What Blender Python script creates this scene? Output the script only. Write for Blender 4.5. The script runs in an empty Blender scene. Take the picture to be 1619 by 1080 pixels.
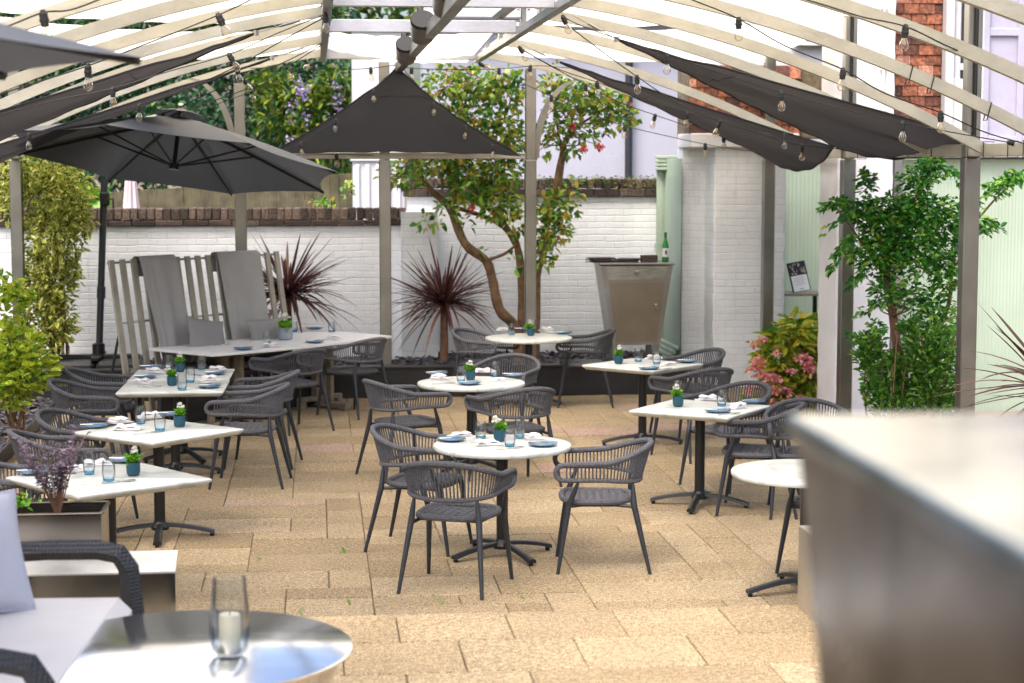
import bpy, math, random
import numpy as np
from mathutils import Vector, Matrix, Quaternion
random.seed(7); rng = np.random.default_rng(7)
R = math.radians
sc = bpy.context.scene
COL = sc.collection

# ---------------------------------------------------------------- camera, sky, sun, exposure
F_PX, CAM_H = 2950.0, 2.55
PITCH = math.atan(280 / F_PX); YAW = R(6)
cd = bpy.data.cameras.new('camera'); cam = bpy.data.objects.new('camera', cd); COL.objects.link(cam)
cam.location = (0, 0, CAM_H); cam.rotation_euler = (R(90) - PITCH, 0, -YAW)
cd.sensor_width = 36; cd.lens = 36 * F_PX / 1619; cd.clip_start = .1; cd.clip_end = 500
cd.dof.use_dof = True; cd.dof.focus_distance = 12.6; cd.dof.aperture_fstop = 3.2
sc.camera = cam
w = bpy.data.worlds.new('World'); sc.world = w; w.use_nodes = True
nt = w.node_tree; bg = nt.nodes['Background']
sky = nt.nodes.new('ShaderNodeTexSky'); sky.sky_type = 'NISHITA'; sky.sun_disc = False
SUN_EL, SUN_ROT = R(58), R(215)
sky.sun_elevation = SUN_EL; sky.sun_rotation = SUN_ROT
sky.air_density = 1.0; sky.dust_density = 6.0; sky.ozone_density = 1.0
nt.links.new(sky.outputs[0], bg.inputs[0]); bg.inputs[1].default_value = .15
ld = bpy.data.lights.new('sun', 'SUN'); ld.energy = .6; ld.angle = R(25); ld.color = (1, .95, .87)
sun = bpy.data.objects.new('sun', ld); COL.objects.link(sun)
sd = Vector((math.sin(SUN_ROT) * math.cos(SUN_EL), math.cos(SUN_ROT) * math.cos(SUN_EL), math.sin(SUN_EL)))
sun.rotation_euler = sd.to_track_quat('Z', 'Y').to_euler()
sc.view_settings.view_transform = 'Standard'; sc.view_settings.look = 'None'
sc.view_settings.exposure = 1.56; sc.view_settings.gamma = 1
sc.cycles.max_bounces = 10; sc.cycles.diffuse_bounces = 4; sc.cycles.glossy_bounces = 4
sc.cycles.transmission_bounces = 6; sc.cycles.transparent_max_bounces = 24
sc.cycles.caustics_reflective = False; sc.cycles.caustics_refractive = False
sc.cycles.use_denoising = True; sc.cycles.sample_clamp_indirect = 6

def _ray(px, py):
    u = (px - 809.5) / F_PX; v = (540 - py) / F_PX
    y = math.cos(PITCH) + v * math.sin(PITCH); z = -math.sin(PITCH) + v * math.cos(PITCH)
    return (u * math.cos(YAW) + y * math.sin(YAW), -u * math.sin(YAW) + y * math.cos(YAW), z)
def atz(px, py, z=0.0):
    r = _ray(px, py); t = (z - CAM_H) / r[2]; return Vector((r[0] * t, r[1] * t, z))
def aty(px, py, Y):
    r = _ray(px, py); t = Y / r[1]; return Vector((r[0] * t, Y, CAM_H + r[2] * t))

# ---------------------------------------------------------------- tagging
def tag(o, label=None, cat=None, group=None, kind=None):
    if label: o['label'] = label
    if cat: o['category'] = cat
    if group: o['group'] = group
    if kind: o['kind'] = kind
    return o
def empty(name, loc=(0, 0, 0), rz=0, label=None, cat=None, group=None, kind=None):
    o = bpy.data.objects.new(name, None); COL.objects.link(o); o.location = loc; o.rotation_euler = (0, 0, rz)
    o.empty_display_size = .1
    return tag(o, label, cat, group, kind)
def kids(o): return [c for c in COL.objects if c.parent == o]
def copy_tree(o, parent=None):
    ch = [c for c in bpy.data.objects if c.parent == o]
    c = o.copy(); COL.objects.link(c)
    if parent is not None: c.parent = parent
    for k in ch: copy_tree(k, c)
    return c

# ---------------------------------------------------------------- mesh builder
class MB:
    def __init__(s): s.v = []; s.f = []; s.M = Matrix.Identity(4)
    def add(s, vs, fs):
        n = len(s.v); M = s.M
        s.v += [tuple(M @ Vector(v)) for v in vs]
        s.f += [tuple(i + n for i in f) for f in fs]; return s
    def box(s, c, d, rz=0, ry=0, rx=0, bev=0):
        hx, hy, hz = d[0] / 2, d[1] / 2, d[2] / 2
        Q = Matrix.Rotation(rz, 3, 'Z') @ Matrix.Rotation(ry, 3, 'Y') @ Matrix.Rotation(rx, 3, 'X')
        C = Vector(c)
        if bev <= 0:
            vs = [C + Q @ Vector((x * hx, y * hy, z * hz)) for z in (-1, 1) for x, y in ((-1, -1), (1, -1), (1, 1), (-1, 1))]
            return s.add(vs, [(3, 2, 1, 0), (4, 5, 6, 7), (0, 1, 5, 4), (1, 2, 6, 5), (2, 3, 7, 6), (3, 0, 4, 7)])
        b = min(bev, hx * .9, hy * .9, hz * .9); vs = []; idx = {}
        for sx in (-1, 1):
            for sy in (-1, 1):
                for sz in (-1, 1):
                    for a in range(3):
                        p = [sx * (hx - b), sy * (hy - b), sz * (hz - b)]; p[a] = (sx, sy, sz)[a] * (hx, hy, hz)[a]
                        idx[(sx, sy, sz, a)] = len(vs); vs.append(C + Q @ Vector(p))
        fs = []
        for a in range(3):
            o1, o2 = [(1, 2), (2, 0), (0, 1)][a]
            for sg in (-1, 1):
                q = []
                for u, v in ((-1, -1), (1, -1), (1, 1), (-1, 1)):
                    k = [0, 0, 0]; k[a] = sg; k[o1] = u; k[o2] = v; q.append(idx[(*k, a)])
                fs.append(tuple(q) if sg > 0 else tuple(q[::-1]))
        for a in range(3):
            o1, o2 = [(1, 2), (2, 0), (0, 1)][a]
            for u in (-1, 1):
                for v in (-1, 1):
                    k0 = [0, 0, 0]; k1 = [0, 0, 0]; k0[a] = -1; k1[a] = 1
                    for k in (k0, k1): k[o1] = u; k[o2] = v
                    q = (idx[(*k0, o1)], idx[(*k1, o1)], idx[(*k1, o2)], idx[(*k0, o2)])
                    fs.append(q if u * v > 0 else q[::-1])
        for sx in (-1, 1):
            for sy in (-1, 1):
                for sz in (-1, 1):
                    q = tuple(idx[(sx, sy, sz, a)] for a in range(3)); fs.append(q if sx * sy * sz > 0 else q[::-1])
        return s.add(vs, fs)
    def tube(s, pts, r, n=8, closed=False, cap=True, flat=None):
        P = [Vector(p) for p in pts]; m = len(P); rs = r if isinstance(r, (list, tuple)) else [r] * m
        rings = []; prev = None
        for i in range(m):
            if closed: t = P[(i + 1) % m] - P[i - 1]
            else: t = P[min(i + 1, m - 1)] - P[max(i - 1, 0)]
            if t.length < 1e-9: t = Vector((0, 0, 1))
            t.normalize()
            if prev is None:
                a = Vector((0, 0, 1)) if abs(t.z) < .9 else Vector((1, 0, 0)); u = t.cross(a).normalized()
            else:
                u = prev - t * prev.dot(t)
                u = u.normalized() if u.length > 1e-6 else t.orthogonal().normalized()
            prev = u; v = t.cross(u); k = flat or 1
            rings.append([P[i] + rs[i] * (math.cos(2 * math.pi * j / n) * u + k * math.sin(2 * math.pi * j / n) * v) for j in range(n)])
        vs = [p for rg in rings for p in rg]; fs = []
        for i in range(m if closed else m - 1):
            for j in range(n):
                a = i * n + j; b = i * n + (j + 1) % n; c = ((i + 1) % m) * n + (j + 1) % n; d = ((i + 1) % m) * n + j
                fs.append((a, b, c, d))
        if cap and not closed: fs += [tuple(range(n))[::-1], tuple((m - 1) * n + j for j in range(n))]
        return s.add(vs, fs)
    def lathe(s, prof, n=24, c=(0, 0, 0), cap0=True, cap1=True):
        vs = []; fs = []; m = len(prof)
        for r, z in prof:
            for j in range(n):
                a = 2 * math.pi * j / n; vs.append((c[0] + r * math.cos(a), c[1] + r * math.sin(a), c[2] + z))
        for i in range(m - 1):
            for j in range(n):
                fs.append((i * n + j, i * n + (j + 1) % n, (i + 1) * n + (j + 1) % n, (i + 1) * n + j))
        if cap0: fs.append(tuple(range(n))[::-1])
        if cap1: fs.append(tuple((m - 1) * n + j for j in range(n)))
        return s.add(vs, fs)
    def prism(s, outline, z0, z1, top=None):
        n = len(outline); top = top or outline
        vs = [(x, y, z0) for x, y in outline] + [(x, y, z1) for x, y in top]
        return s.add(vs, [tuple(range(n))[::-1], tuple(range(n, 2 * n))] + [(i, (i + 1) % n, n + (i + 1) % n, n + i) for i in range(n)])
    def rings(s, R_, cap=True):
        n = len(R_[0]); vs = [p for r in R_ for p in r]; fs = []
        for i in range(len(R_) - 1):
            for j in range(n): fs.append((i * n + j, i * n + (j + 1) % n, (i + 1) * n + (j + 1) % n, (i + 1) * n + j))
        if cap: fs += [tuple(range(n))[::-1], tuple((len(R_) - 1) * n + j for j in range(n))]
        return s.add(vs, fs)
    def grid(s, fn, nu, nv, wrap=False):
        vs = [fn(i / nu, j / nv) for j in range(nv + 1) for i in range(nu + 1)]
        fs = [(j * (nu + 1) + i, j * (nu + 1) + i + 1, (j + 1) * (nu + 1) + i + 1, (j + 1) * (nu + 1) + i) for j in range(nv) for i in range(nu)]
        return s.add(vs, fs)
    def build(s, name, mat, parent=None, smooth=True, loc=None):
        me = bpy.data.meshes.new(name); me.from_pydata(s.v, [], s.f); me.update()
        if smooth:
            me.polygons.foreach_set('use_smooth', [True] * len(me.polygons)); me.set_sharp_from_angle(angle=R(38))
        me.materials.append(mat)
        o = bpy.data.objects.new(name, me); COL.objects.link(o)
        if parent is not None: o.parent = parent
        if loc is not None: o.location = loc
        return o

# leaves: arrays of centres, directions, lengths -> folded pointed leaves, each with a tone and an edge value
def leaf_mesh(name, P, D, L, wid, mat, parent=None, fold=.25, droop=.15, shape=(.35, .75), normal=None):
    N = len(P); P = np.asarray(P, float); D = np.asarray(D, float)
    D /= np.linalg.norm(D, axis=1, keepdims=True) + 1e-9
    L = np.broadcast_to(np.asarray(L, float), (N,))[:, None]; W = L * wid
    up = rng.normal(size=(N, 3)) * .55 + np.array([0, 0, 1.]) if normal is None else normal
    S = np.cross(D, up); S /= np.linalg.norm(S, axis=1, keepdims=True) + 1e-9
    U = np.cross(S, D); a, b = shape
    dn = np.array([0, 0, -1.])
    pts = [P, P + D * L * a + S * W * .5 + U * W * fold, P + D * L * b + S * W * .36 + U * W * fold * .6 + dn * L * droop * .4,
           P + D * L + dn * L * droop, P + D * L * b - S * W * .36 + U * W * fold * .6 + dn * L * droop * .4, P + D * L * a - S * W * .5 + U * W * fold]
    V = np.stack(pts, 1).reshape(-1, 3)
    me = bpy.data.meshes.new(name); me.vertices.add(N * 6); me.vertices.foreach_set('co', V.ravel())
    me.loops.add(N * 8); me.polygons.add(N * 2)
    base = (np.arange(N) * 6)[:, None]
    li = (base + np.array([0, 3, 2, 1, 0, 5, 4, 3])).ravel()
    me.loops.foreach_set('vertex_index', li.astype(np.int32))
    me.polygons.foreach_set('loop_start', (np.arange(N * 2) * 4).astype(np.int32))
    me.update(calc_edges=True); me.validate()
    t = me.attributes.new('tone', 'FLOAT', 'POINT'); t.data.foreach_set('value', np.repeat(rng.random(N), 6).astype(np.float32))
    e = me.attributes.new('edge', 'FLOAT', 'POINT'); e.data.foreach_set('value', np.tile(np.array([.3, 1, 1, .8, 1, 1], np.float32), N))
    me.polygons.foreach_set('use_smooth', [False] * (N * 2))
    me.materials.append(mat)
    o = bpy.data.objects.new(name, me); COL.objects.link(o)
    if parent is not None: o.parent = parent
    return o

# ---------------------------------------------------------------- materials
def mat(name, col, rough=.6, metal=0., bump=0., bscale=40., var=0., vscale=6., spec=.5, col2=None, aniso=0):
    m = bpy.data.materials.new(name); m.use_nodes = True; n = m.node_tree.nodes; l = m.node_tree.links
    p = n['Principled BSDF']; p.inputs['Base Color'].default_value = (*col, 1); p.inputs['Roughness'].default_value = rough
    p.inputs['Metallic'].default_value = metal; p.inputs['Specular IOR Level'].default_value = spec
    tc = n.new('ShaderNodeTexCoord')
    if var > 0 or col2:
        nz = n.new('ShaderNodeTexNoise'); nz.inputs['Scale'].default_value = vscale; nz.inputs['Detail'].default_value = 6
        l.new(tc.outputs['Object'], nz.inputs['Vector'])
        rp = n.new('ShaderNodeValToRGB'); c2 = col2 or tuple(c * (1 - var) for c in col); c1 = col if col2 else tuple(min(1, c * (1 + var)) for c in col)
        rp.color_ramp.elements[0].position = .35; rp.color_ramp.elements[1].position = .65
        rp.color_ramp.elements[0].color = (*c2, 1); rp.color_ramp.elements[1].color = (*c1, 1)
        l.new(nz.outputs[0], rp.inputs[0]); l.new(rp.outputs[0], p.inputs['Base Color'])
    if bump > 0:
        b = n.new('ShaderNodeBump'); b.inputs['Strength'].default_value = bump; b.inputs['Distance'].default_value = .01
        nb = n.new('ShaderNodeTexNoise'); nb.inputs['Scale'].default_value = bscale; nb.inputs['Detail'].default_value = 5
        l.new(tc.outputs['Object'], nb.inputs['Vector']); l.new(nb.outputs[0], b.inputs['Height']); l.new(b.outputs[0], p.inputs['Normal'])
    return m
def steel(name, col=(.5, .49, .47), rough=.28, stretch=(1, 1, 60)):
    m = mat(name, col, rough, 1.0); n = m.node_tree.nodes; l = m.node_tree.links; p = n['Principled BSDF']
    tc = n.new('ShaderNodeTexCoord'); mp = n.new('ShaderNodeMapping'); mp.inputs['Scale'].default_value = stretch
    nz = n.new('ShaderNodeTexNoise'); nz.inputs['Scale'].default_value = 3; nz.inputs['Detail'].default_value = 7
    l.new(tc.outputs['Object'], mp.inputs[0]); l.new(mp.outputs[0], nz.inputs['Vector'])
    mr = n.new('ShaderNodeMapRange'); mr.inputs[3].default_value = rough * .7; mr.inputs[4].default_value = rough * 1.5
    l.new(nz.outputs[0], mr.inputs[0]); l.new(mr.outputs[0], p.inputs['Roughness'])
    n2 = n.new('ShaderNodeTexNoise'); n2.inputs['Scale'].default_value = 2.2; n2.inputs['Detail'].default_value = 4
    l.new(tc.outputs['Object'], n2.inputs['Vector'])
    rp = n.new('ShaderNodeValToRGB'); rp.color_ramp.elements[0].position = .3; rp.color_ramp.elements[1].position = .7
    rp.color_ramp.elements[0].color = (*[c * .8 for c in col], 1); rp.color_ramp.elements[1].color = (*[min(1, c * 1.12) for c in col], 1)
    l.new(n2.outputs[0], rp.inputs[0]); l.new(rp.outputs[0], p.inputs['Base Color'])
    b = n.new('ShaderNodeBump'); b.inputs['Strength'].default_value = .06; b.inputs['Distance'].default_value = .01
    l.new(nz.outputs[0], b.inputs['Height']); l.new(b.outputs[0], p.inputs['Normal'])
    return m
def leafmat(name, stops, trans=.35, rough=.45, edge=None, blotch=None):
    m = bpy.data.materials.new(name); m.use_nodes = True; n = m.node_tree.nodes; l = m.node_tree.links
    p = n['Principled BSDF']; p.inputs['Roughness'].default_value = rough
    at = n.new('ShaderNodeAttribute'); at.attribute_name = 'tone'
    rp = n.new('ShaderNodeValToRGB'); e = rp.color_ramp.elements
    while len(e) < len(stops): e.new(.5)
    for i, (pos, c) in enumerate(stops): e[i].position = pos; e[i].color = (*c, 1)
    l.new(at.outputs['Fac'], rp.inputs[0]); out = rp.outputs[0]
    if edge:
        ae = n.new('ShaderNodeAttribute'); ae.attribute_name = 'edge'
        mr = n.new('ShaderNodeMapRange'); mr.inputs[1].default_value = edge[1]; mr.inputs[2].default_value = edge[2]; l.new(ae.outputs['Fac'], mr.inputs[0])
        mx = n.new('ShaderNodeMix'); mx.data_type = 'RGBA'; l.new(mr.outputs[0], mx.inputs[0]); l.new(out, mx.inputs[6]); mx.inputs[7].default_value = (*edge[0], 1); out = mx.outputs[2]
    if blotch:
        tc = n.new('ShaderNodeTexCoord'); nz = n.new('ShaderNodeTexNoise'); nz.inputs['Scale'].default_value = blotch[1]; nz.inputs['Detail'].default_value = 3
        l.new(tc.outputs['Object'], nz.inputs['Vector']); mr = n.new('ShaderNodeMapRange'); mr.inputs[1].default_value = .5; mr.inputs[2].default_value = .56; l.new(nz.outputs[0], mr.inputs[0])
        mx = n.new('ShaderNodeMix'); mx.data_type = 'RGBA'; l.new(mr.outputs[0], mx.inputs[0]); l.new(out, mx.inputs[6]); mx.inputs[7].default_value = (*blotch[0], 1); out = mx.outputs[2]
    l.new(out, p.inputs['Base Color'])
    tr = n.new('ShaderNodeBsdfTranslucent'); ms = n.new('ShaderNodeMixShader'); ms.inputs[0].default_value = trans
    l.new(out, tr.inputs[0]); l.new(p.outputs[0], ms.inputs[1]); l.new(tr.outputs[0], ms.inputs[2])
    l.new(ms.outputs[0], n['Material Output'].inputs[0]); return m
def fabric(name, col, trans=0., rough=.9, bscale=300, bump=.15, tcol=None):
    m = mat(name, col, rough, 0, bump, bscale, .05, 3, spec=.15)
    if trans > 0:
        n = m.node_tree.nodes; l = m.node_tree.links; tr = n.new('ShaderNodeBsdfTranslucent'); tr.inputs[0].default_value = (*(tcol or col), 1)
        ms = n.new('ShaderNodeMixShader'); ms.inputs[0].default_value = trans
        l.new(n['Principled BSDF'].outputs[0], ms.inputs[1]); l.new(tr.outputs[0], ms.inputs[2]); l.new(ms.outputs[0], n['Material Output'].inputs[0])
    return m
def glassy(name, tint=(1, 1, 1), base=.06, rough=.02, edge=1.0):
    m = bpy.data.materials.new(name); m.use_nodes = True; n = m.node_tree.nodes; l = m.node_tree.links
    n.remove(n['Principled BSDF'])
    t = n.new('ShaderNodeBsdfTransparent'); t.inputs[0].default_value = (*tint, 1)
    g = n.new('ShaderNodeBsdfGlossy'); g.inputs['Roughness'].default_value = rough
    lw = n.new('ShaderNodeLayerWeight'); lw.inputs[0].default_value = .35
    mr = n.new('ShaderNodeMapRange'); mr.inputs[3].default_value = base; mr.inputs[4].default_value = edge; l.new(lw.outputs['Fresnel'], mr.inputs[0])
    lw.inputs[0].default_value = .22
    ms = n.new('ShaderNodeMixShader'); l.new(mr.outputs[0], ms.inputs[0]); l.new(t.outputs[0], ms.inputs[1]); l.new(g.outputs[0], ms.inputs[2])
    l.new(ms.outputs[0], n['Material Output'].inputs[0]); return m
def painted_brick(name, col=(.90, .93, .98), axis='XZ', bw=.225, bh=.078, strength=.5):
    m = mat(name, col, .55); n = m.node_tree.nodes; l = m.node_tree.links; p = n['Principled BSDF']
    tc = n.new('ShaderNodeTexCoord'); sp = n.new('ShaderNodeSeparateXYZ'); cb = n.new('ShaderNodeCombineXYZ')
    nd = n.new('ShaderNodeTexNoise'); nd.inputs['Scale'].default_value = 3.5; nd.inputs['Detail'].default_value = 3
    l.new(tc.outputs['Object'], nd.inputs['Vector'])
    vm = n.new('ShaderNodeVectorMath'); vm.operation = 'MULTIPLY_ADD'; vm.inputs[1].default_value = (.035, .035, .035)
    l.new(nd.outputs['Color'], vm.inputs[0]); l.new(tc.outputs['Object'], vm.inputs[2]); l.new(vm.outputs[0], sp.inputs[0])
    l.new(sp.outputs['X' if axis[0] == 'X' else 'Y'], cb.inputs[0]); l.new(sp.outputs['Z'], cb.inputs[1])
    br = n.new('ShaderNodeTexBrick'); br.inputs['Scale'].default_value = 1; br.inputs['Brick Width'].default_value = bw; br.inputs['Row Height'].default_value = bh
    br.inputs['Mortar Size'].default_value = .009; br.inputs['Mortar Smooth'].default_value = .9; br.inputs['Bias'].default_value = 0
    br.inputs['Color1'].default_value = (1, 1, 1, 1); br.inputs['Color2'].default_value = (.8, .8, .8, 1); br.inputs['Mortar'].default_value = (0, 0, 0, 1)
    l.new(cb.outputs[0], br.inputs['Vector'])
    nb = n.new('ShaderNodeTexNoise'); nb.inputs['Scale'].default_value = 22; nb.inputs['Detail'].default_value = 6; l.new(tc.outputs['Object'], nb.inputs['Vector'])
    ad = n.new('ShaderNodeMath'); ad.operation = 'MULTIPLY_ADD'; ad.inputs[1].default_value = .55; l.new(nb.outputs[0], ad.inputs[0]); l.new(br.outputs['Color'], ad.inputs[2])
    b = n.new('ShaderNodeBump'); b.inputs['Strength'].default_value = strength; b.inputs['Distance'].default_value = .012
    l.new(ad.outputs[0], b.inputs['Height']); l.new(b.outputs[0], p.inputs['Normal'])
    n3 = n.new('ShaderNodeTexNoise'); n3.inputs['Scale'].default_value = 1.6; n3.inputs['Detail'].default_value = 8; l.new(tc.outputs['Object'], n3.inputs['Vector'])
    rp = n.new('ShaderNodeValToRGB'); rp.color_ramp.elements[0].position = .3; rp.color_ramp.elements[1].position = .62
    rp.color_ramp.elements[0].color = (*[c * .86 for c in col], 1); rp.color_ramp.elements[1].color = (*col, 1)
    l.new(n3.outputs[0], rp.inputs[0])
    mx = n.new('ShaderNodeMix'); mx.data_type = 'RGBA'; mx.blend_type = 'MULTIPLY'; mx.inputs[0].default_value = .05
    l.new(rp.outputs[0], mx.inputs[6]); l.new(br.outputs['Color'], mx.inputs[7])
    mp = n.new('ShaderNodeMapping'); mp.inputs['Scale'].default_value = (5, 5, .9); l.new(tc.outputs['Object'], mp.inputs[0])
    n4 = n.new('ShaderNodeTexNoise'); n4.inputs['Scale'].default_value = 1.4; n4.inputs['Detail'].default_value = 9; n4.inputs['Roughness'].default_value = .7; l.new(mp.outputs[0], n4.inputs['Vector'])
    mr4 = n.new('ShaderNodeMapRange'); mr4.inputs[1].default_value = .56; mr4.inputs[2].default_value = .80; mr4.inputs[4].default_value = .42; l.new(n4.outputs[0], mr4.inputs[0])
    m4 = n.new('ShaderNodeMix'); m4.data_type = 'RGBA'; l.new(mr4.outputs[0], m4.inputs[0]); l.new(mx.outputs[2], m4.inputs[6]); m4.inputs[7].default_value = (.42, .41, .38, 1)
    l.new(m4.outputs[2], p.inputs['Base Color'])
    return m
def attr_mat(name, stops, rough=.85, bump=.5, bscale=60, speck=.25, sscale=220, moss=None):
    m = bpy.data.materials.new(name); m.use_nodes = True; n = m.node_tree.nodes; l = m.node_tree.links; p = n['Principled BSDF']; p.inputs['Roughness'].default_value = rough
    at = n.new('ShaderNodeAttribute'); at.attribute_name = 'tone'; rp = n.new('ShaderNodeValToRGB'); e = rp.color_ramp.elements
    while len(e) < len(stops): e.new(.5)
    for i, (pos, c) in enumerate(stops): e[i].position = pos; e[i].color = (*c, 1)
    l.new(at.outputs['Fac'], rp.inputs[0]); out = rp.outputs[0]
    tc = n.new('ShaderNodeTexCoord')
    def mul(out, scale, lo, hi, p0=.3, p1=.7, detail=4, rough_=.5):
        nz = n.new('ShaderNodeTexNoise'); nz.inputs['Scale'].default_value = scale; nz.inputs['Detail'].default_value = detail; nz.inputs['Roughness'].default_value = rough_
        l.new(tc.outputs['Object'], nz.inputs['Vector']); r2 = n.new('ShaderNodeValToRGB')
        r2.color_ramp.elements[0].position = p0; r2.color_ramp.elements[1].position = p1
        r2.color_ramp.elements[0].color = (*lo, 1); r2.color_ramp.elements[1].color = (*hi, 1)
        l.new(nz.outputs[0], r2.inputs[0]); mx = n.new('ShaderNodeMix'); mx.data_type = 'RGBA'; mx.blend_type = 'MULTIPLY'; mx.inputs[0].default_value = 1
        l.new(out, mx.inputs[6]); l.new(r2.outputs[0], mx.inputs[7]); return mx.outputs[2]
    out = mul(out, sscale, (1 - speck * 1.5,) * 3, (1 + speck * 1.3,) * 3, .38, .62, 3, .6)
    out = mul(out, 38, (.74, .73, .72), (1.12, 1.12, 1.12), .38, .6, 3)
    out = mul(out, 2.3, (.82, .80, .78), (1.08, 1.08, 1.08), .3, .7, 6, .65)
    out = mul(out, .55, (.90, .91, .93), (1.03, 1.02, 1.0), .35, .65, 3)
    l.new(out, p.inputs['Base Color'])
    b = n.new('ShaderNodeBump'); b.inputs['Strength'].default_value = bump; b.inputs['Distance'].default_value = .004
    nb = n.new('ShaderNodeTexNoise'); nb.inputs['Scale'].default_value = bscale; nb.inputs['Detail'].default_value = 6; nb.inputs['Roughness'].default_value = .7
    l.new(tc.outputs['Object'], nb.inputs['Vector']); l.new(nb.outputs[0], b.inputs['Height']); l.new(b.outputs[0], p.inputs['Normal'])
    return m
def tone_mesh(name, quads, matl, parent=None, smooth=False):
    """quads: list of (verts, faces, tone) -> one mesh with a per-piece tone"""
    V = []; Fc = []; T = []
    for vs, fs, t in quads:
        k = len(V); V += [tuple(v) for v in vs]; Fc += [tuple(i + k for i in f) for f in fs]; T += [t] * len(vs)
    me = bpy.data.meshes.new(name); me.from_pydata(V, [], Fc); me.update()
    a = me.attributes.new('tone', 'FLOAT', 'POINT'); a.data.foreach_set('value', np.array(T, np.float32))
    me.materials.append(matl); o = bpy.data.objects.new(name, me); COL.objects.link(o)
    if parent is not None: o.parent = parent
    return o
def chunk(c, d, bev=.004, jit=0, rz=0):
    b = MB(); b.box(c, d, rz=rz, bev=bev)
    if jit: b.v = [(x + random.uniform(-jit, jit), y + random.uniform(-jit, jit), z + random.uniform(-jit, jit)) for x, y, z in b.v]
    return b.v, b.f

M = {}
M['rope'] = mat('grey_rope', (.090, .091, .102), .85, 0, .8, 260, .25, 90, spec=.2)
n = M['rope'].node_tree.nodes; l = M['rope'].node_tree.links; p_ = n['Principled BSDF']; src = p_.inputs['Base Color'].links[0].from_socket
oi = n.new('ShaderNodeObjectInfo'); mr = n.new('ShaderNodeMapRange'); mr.inputs[3].default_value = .82; mr.inputs[4].default_value = 1.3; l.new(oi.outputs['Random'], mr.inputs[0])
mx = n.new('ShaderNodeMix'); mx.data_type = 'RGBA'; mx.blend_type = 'MULTIPLY'; mx.inputs[0].default_value = 1; l.new(src, mx.inputs[6]); l.new(mr.outputs[0], mx.inputs[7]); l.new(mx.outputs[2], p_.inputs['Base Color'])
M['char'] = mat('charcoal_metal', (.019, .022, .029), .45, 0, .12, 300, .15, 20)
M['black'] = mat('black_metal', (.005, .005, .006), .38, 0, .2, 200)
M['blackp'] = mat('black_plastic', (.015, .015, .017), .5, 0, .2, 120)
M['steel'] = steel('brushed_steel', (.36, .35, .335), .32)
M['steel_post'] = steel('weathered_steel', (.31, .295, .265), .32, (30, 30, 1))
M['alu'] = mat('satin_aluminium', (.52, .495, .42), .42, .45, .25, 30, .12, 3)  # rib metal, yellowish light from the canopy put into its base colour
M['beam'] = mat('pale_aluminium', (.50, .50, .54), .4, .5, .25, 30, .12, 3)  # same metal for the cross beams, lilac-white sky light put into its colour
M['mirror'] = steel('polished_steel', (.62, .61, .60), .10, (1, 1, 1))
M['canopy'] = fabric('cream_canopy', (.90, .85, .68), .90, .9, 60, .1, (1.0, .94, .78))
M['sail'] = fabric('charcoal_sail', (.040, .039, .044), .22, .9, 90, .12, (.09, .085, .09))
M['umb'] = fabric('slate_canvas', (.030, .035, .047), .16, .6, 120, .12, (.10, .11, .13)); M['umb'].node_tree.nodes['Principled BSDF'].inputs['Specular IOR Level'].default_value = .9; M['umb'].node_tree.nodes['Principled BSDF'].inputs['Coat Weight'].default_value = .15; M['umb'].node_tree.nodes['Principled BSDF'].inputs['Coat Roughness'].default_value = .35
M['blue'] = mat('blue_glaze', (.05, .135, .235), .22, 0, .1, 30, .12, 30)
M['teal'] = mat('teal_glaze', (.006, .055, .09), .4, 0, .1, 60)
M['napkin'] = fabric('white_linen', (.66, .645, .655), .1, .95, 200, .25)
M['cutlery'] = mat('cutlery_steel', (.6, .6, .6), .18, 1)
M['glass'] = glassy('clear_glass', (.955, .97, .98), .05, .03, .7)
M['glassblue'] = glassy('blue_glass', (.45, .80, .95), .06, .02, .6)
M['bulbglass'] = glassy('bulb_glass', (.97, .94, .88), .07, .02, .8)
M['filament'] = mat('brass_filament', (.7, .45, .15), .35, .8)
M['cable'] = mat('black_cable', (.012, .012, .013), .55)
M['marble'] = mat('pale_marble', (.56, .575, .545), .3, 0, .05, 30, col2=(.36, .395, .36), vscale=3.2)
nn = M['marble'].node_tree.nodes
for q in nn:
    if q.type == 'TEX_NOISE' and abs(q.inputs['Scale'].default_value - 3.2) < .01: q.inputs['Distortion'].default_value = 2.2; q.inputs['Detail'].default_value = 10
    if q.type == 'VALTORGB': q.color_ramp.elements[0].position = .32; q.color_ramp.elements[1].position = .5
M['white_top'] = mat('white_laminate', (.63, .63, .64), .35, 0, .05, 20, .03)
M['driftwood'] = mat('driftwood', (.23, .19, .145), .7, 0, .4, 30, .25, 12)
M['slat'] = mat('taupe_slat', (.27, .25, .21), .55, 0, .2, 30, .12, 5)
M['throw'] = fabric('grey_throw', (.33, .33, .335), .05, .98, 180, .6)
M['cushion'] = fabric('grey_cushion', (.21, .21, .22), 0, .95, 220, .3)
M['seatpad'] = fabric('dark_seat_pad', (.12, .12, .13), 0, .8, 120, .2)
M['lilac'] = fabric('lilac_cushion', (.50, .50, .56), 0, .95, 150, .3)
M['cream'] = fabric('cream_pad', (.66, .63, .61), 0, .95, 150, .2)
M['wallpaint'] = mat('white_render', (.74, .74, .77), .7, 0, .7, 18, .06, 1.5)
M['lilacwall'] = mat('lilac_render', (.40, .41, .50), .75, 0, .5, 18, .05, 1.2)
M['whitewood'] = mat('white_joinery', (.58, .58, .61), .45, 0, .1, 10, .03)
M['lilacwood'] = mat('lilac_joinery', (.40, .39, .50), .5, 0, .2, 14, .06)
M['darkglass'] = mat('dark_pane', (.04, .05, .06), .08)
M['pb_x'] = painted_brick('white_painted_brick'); M['pb_y'] = painted_brick('white_painted_brick_side', axis='YZ')
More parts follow.
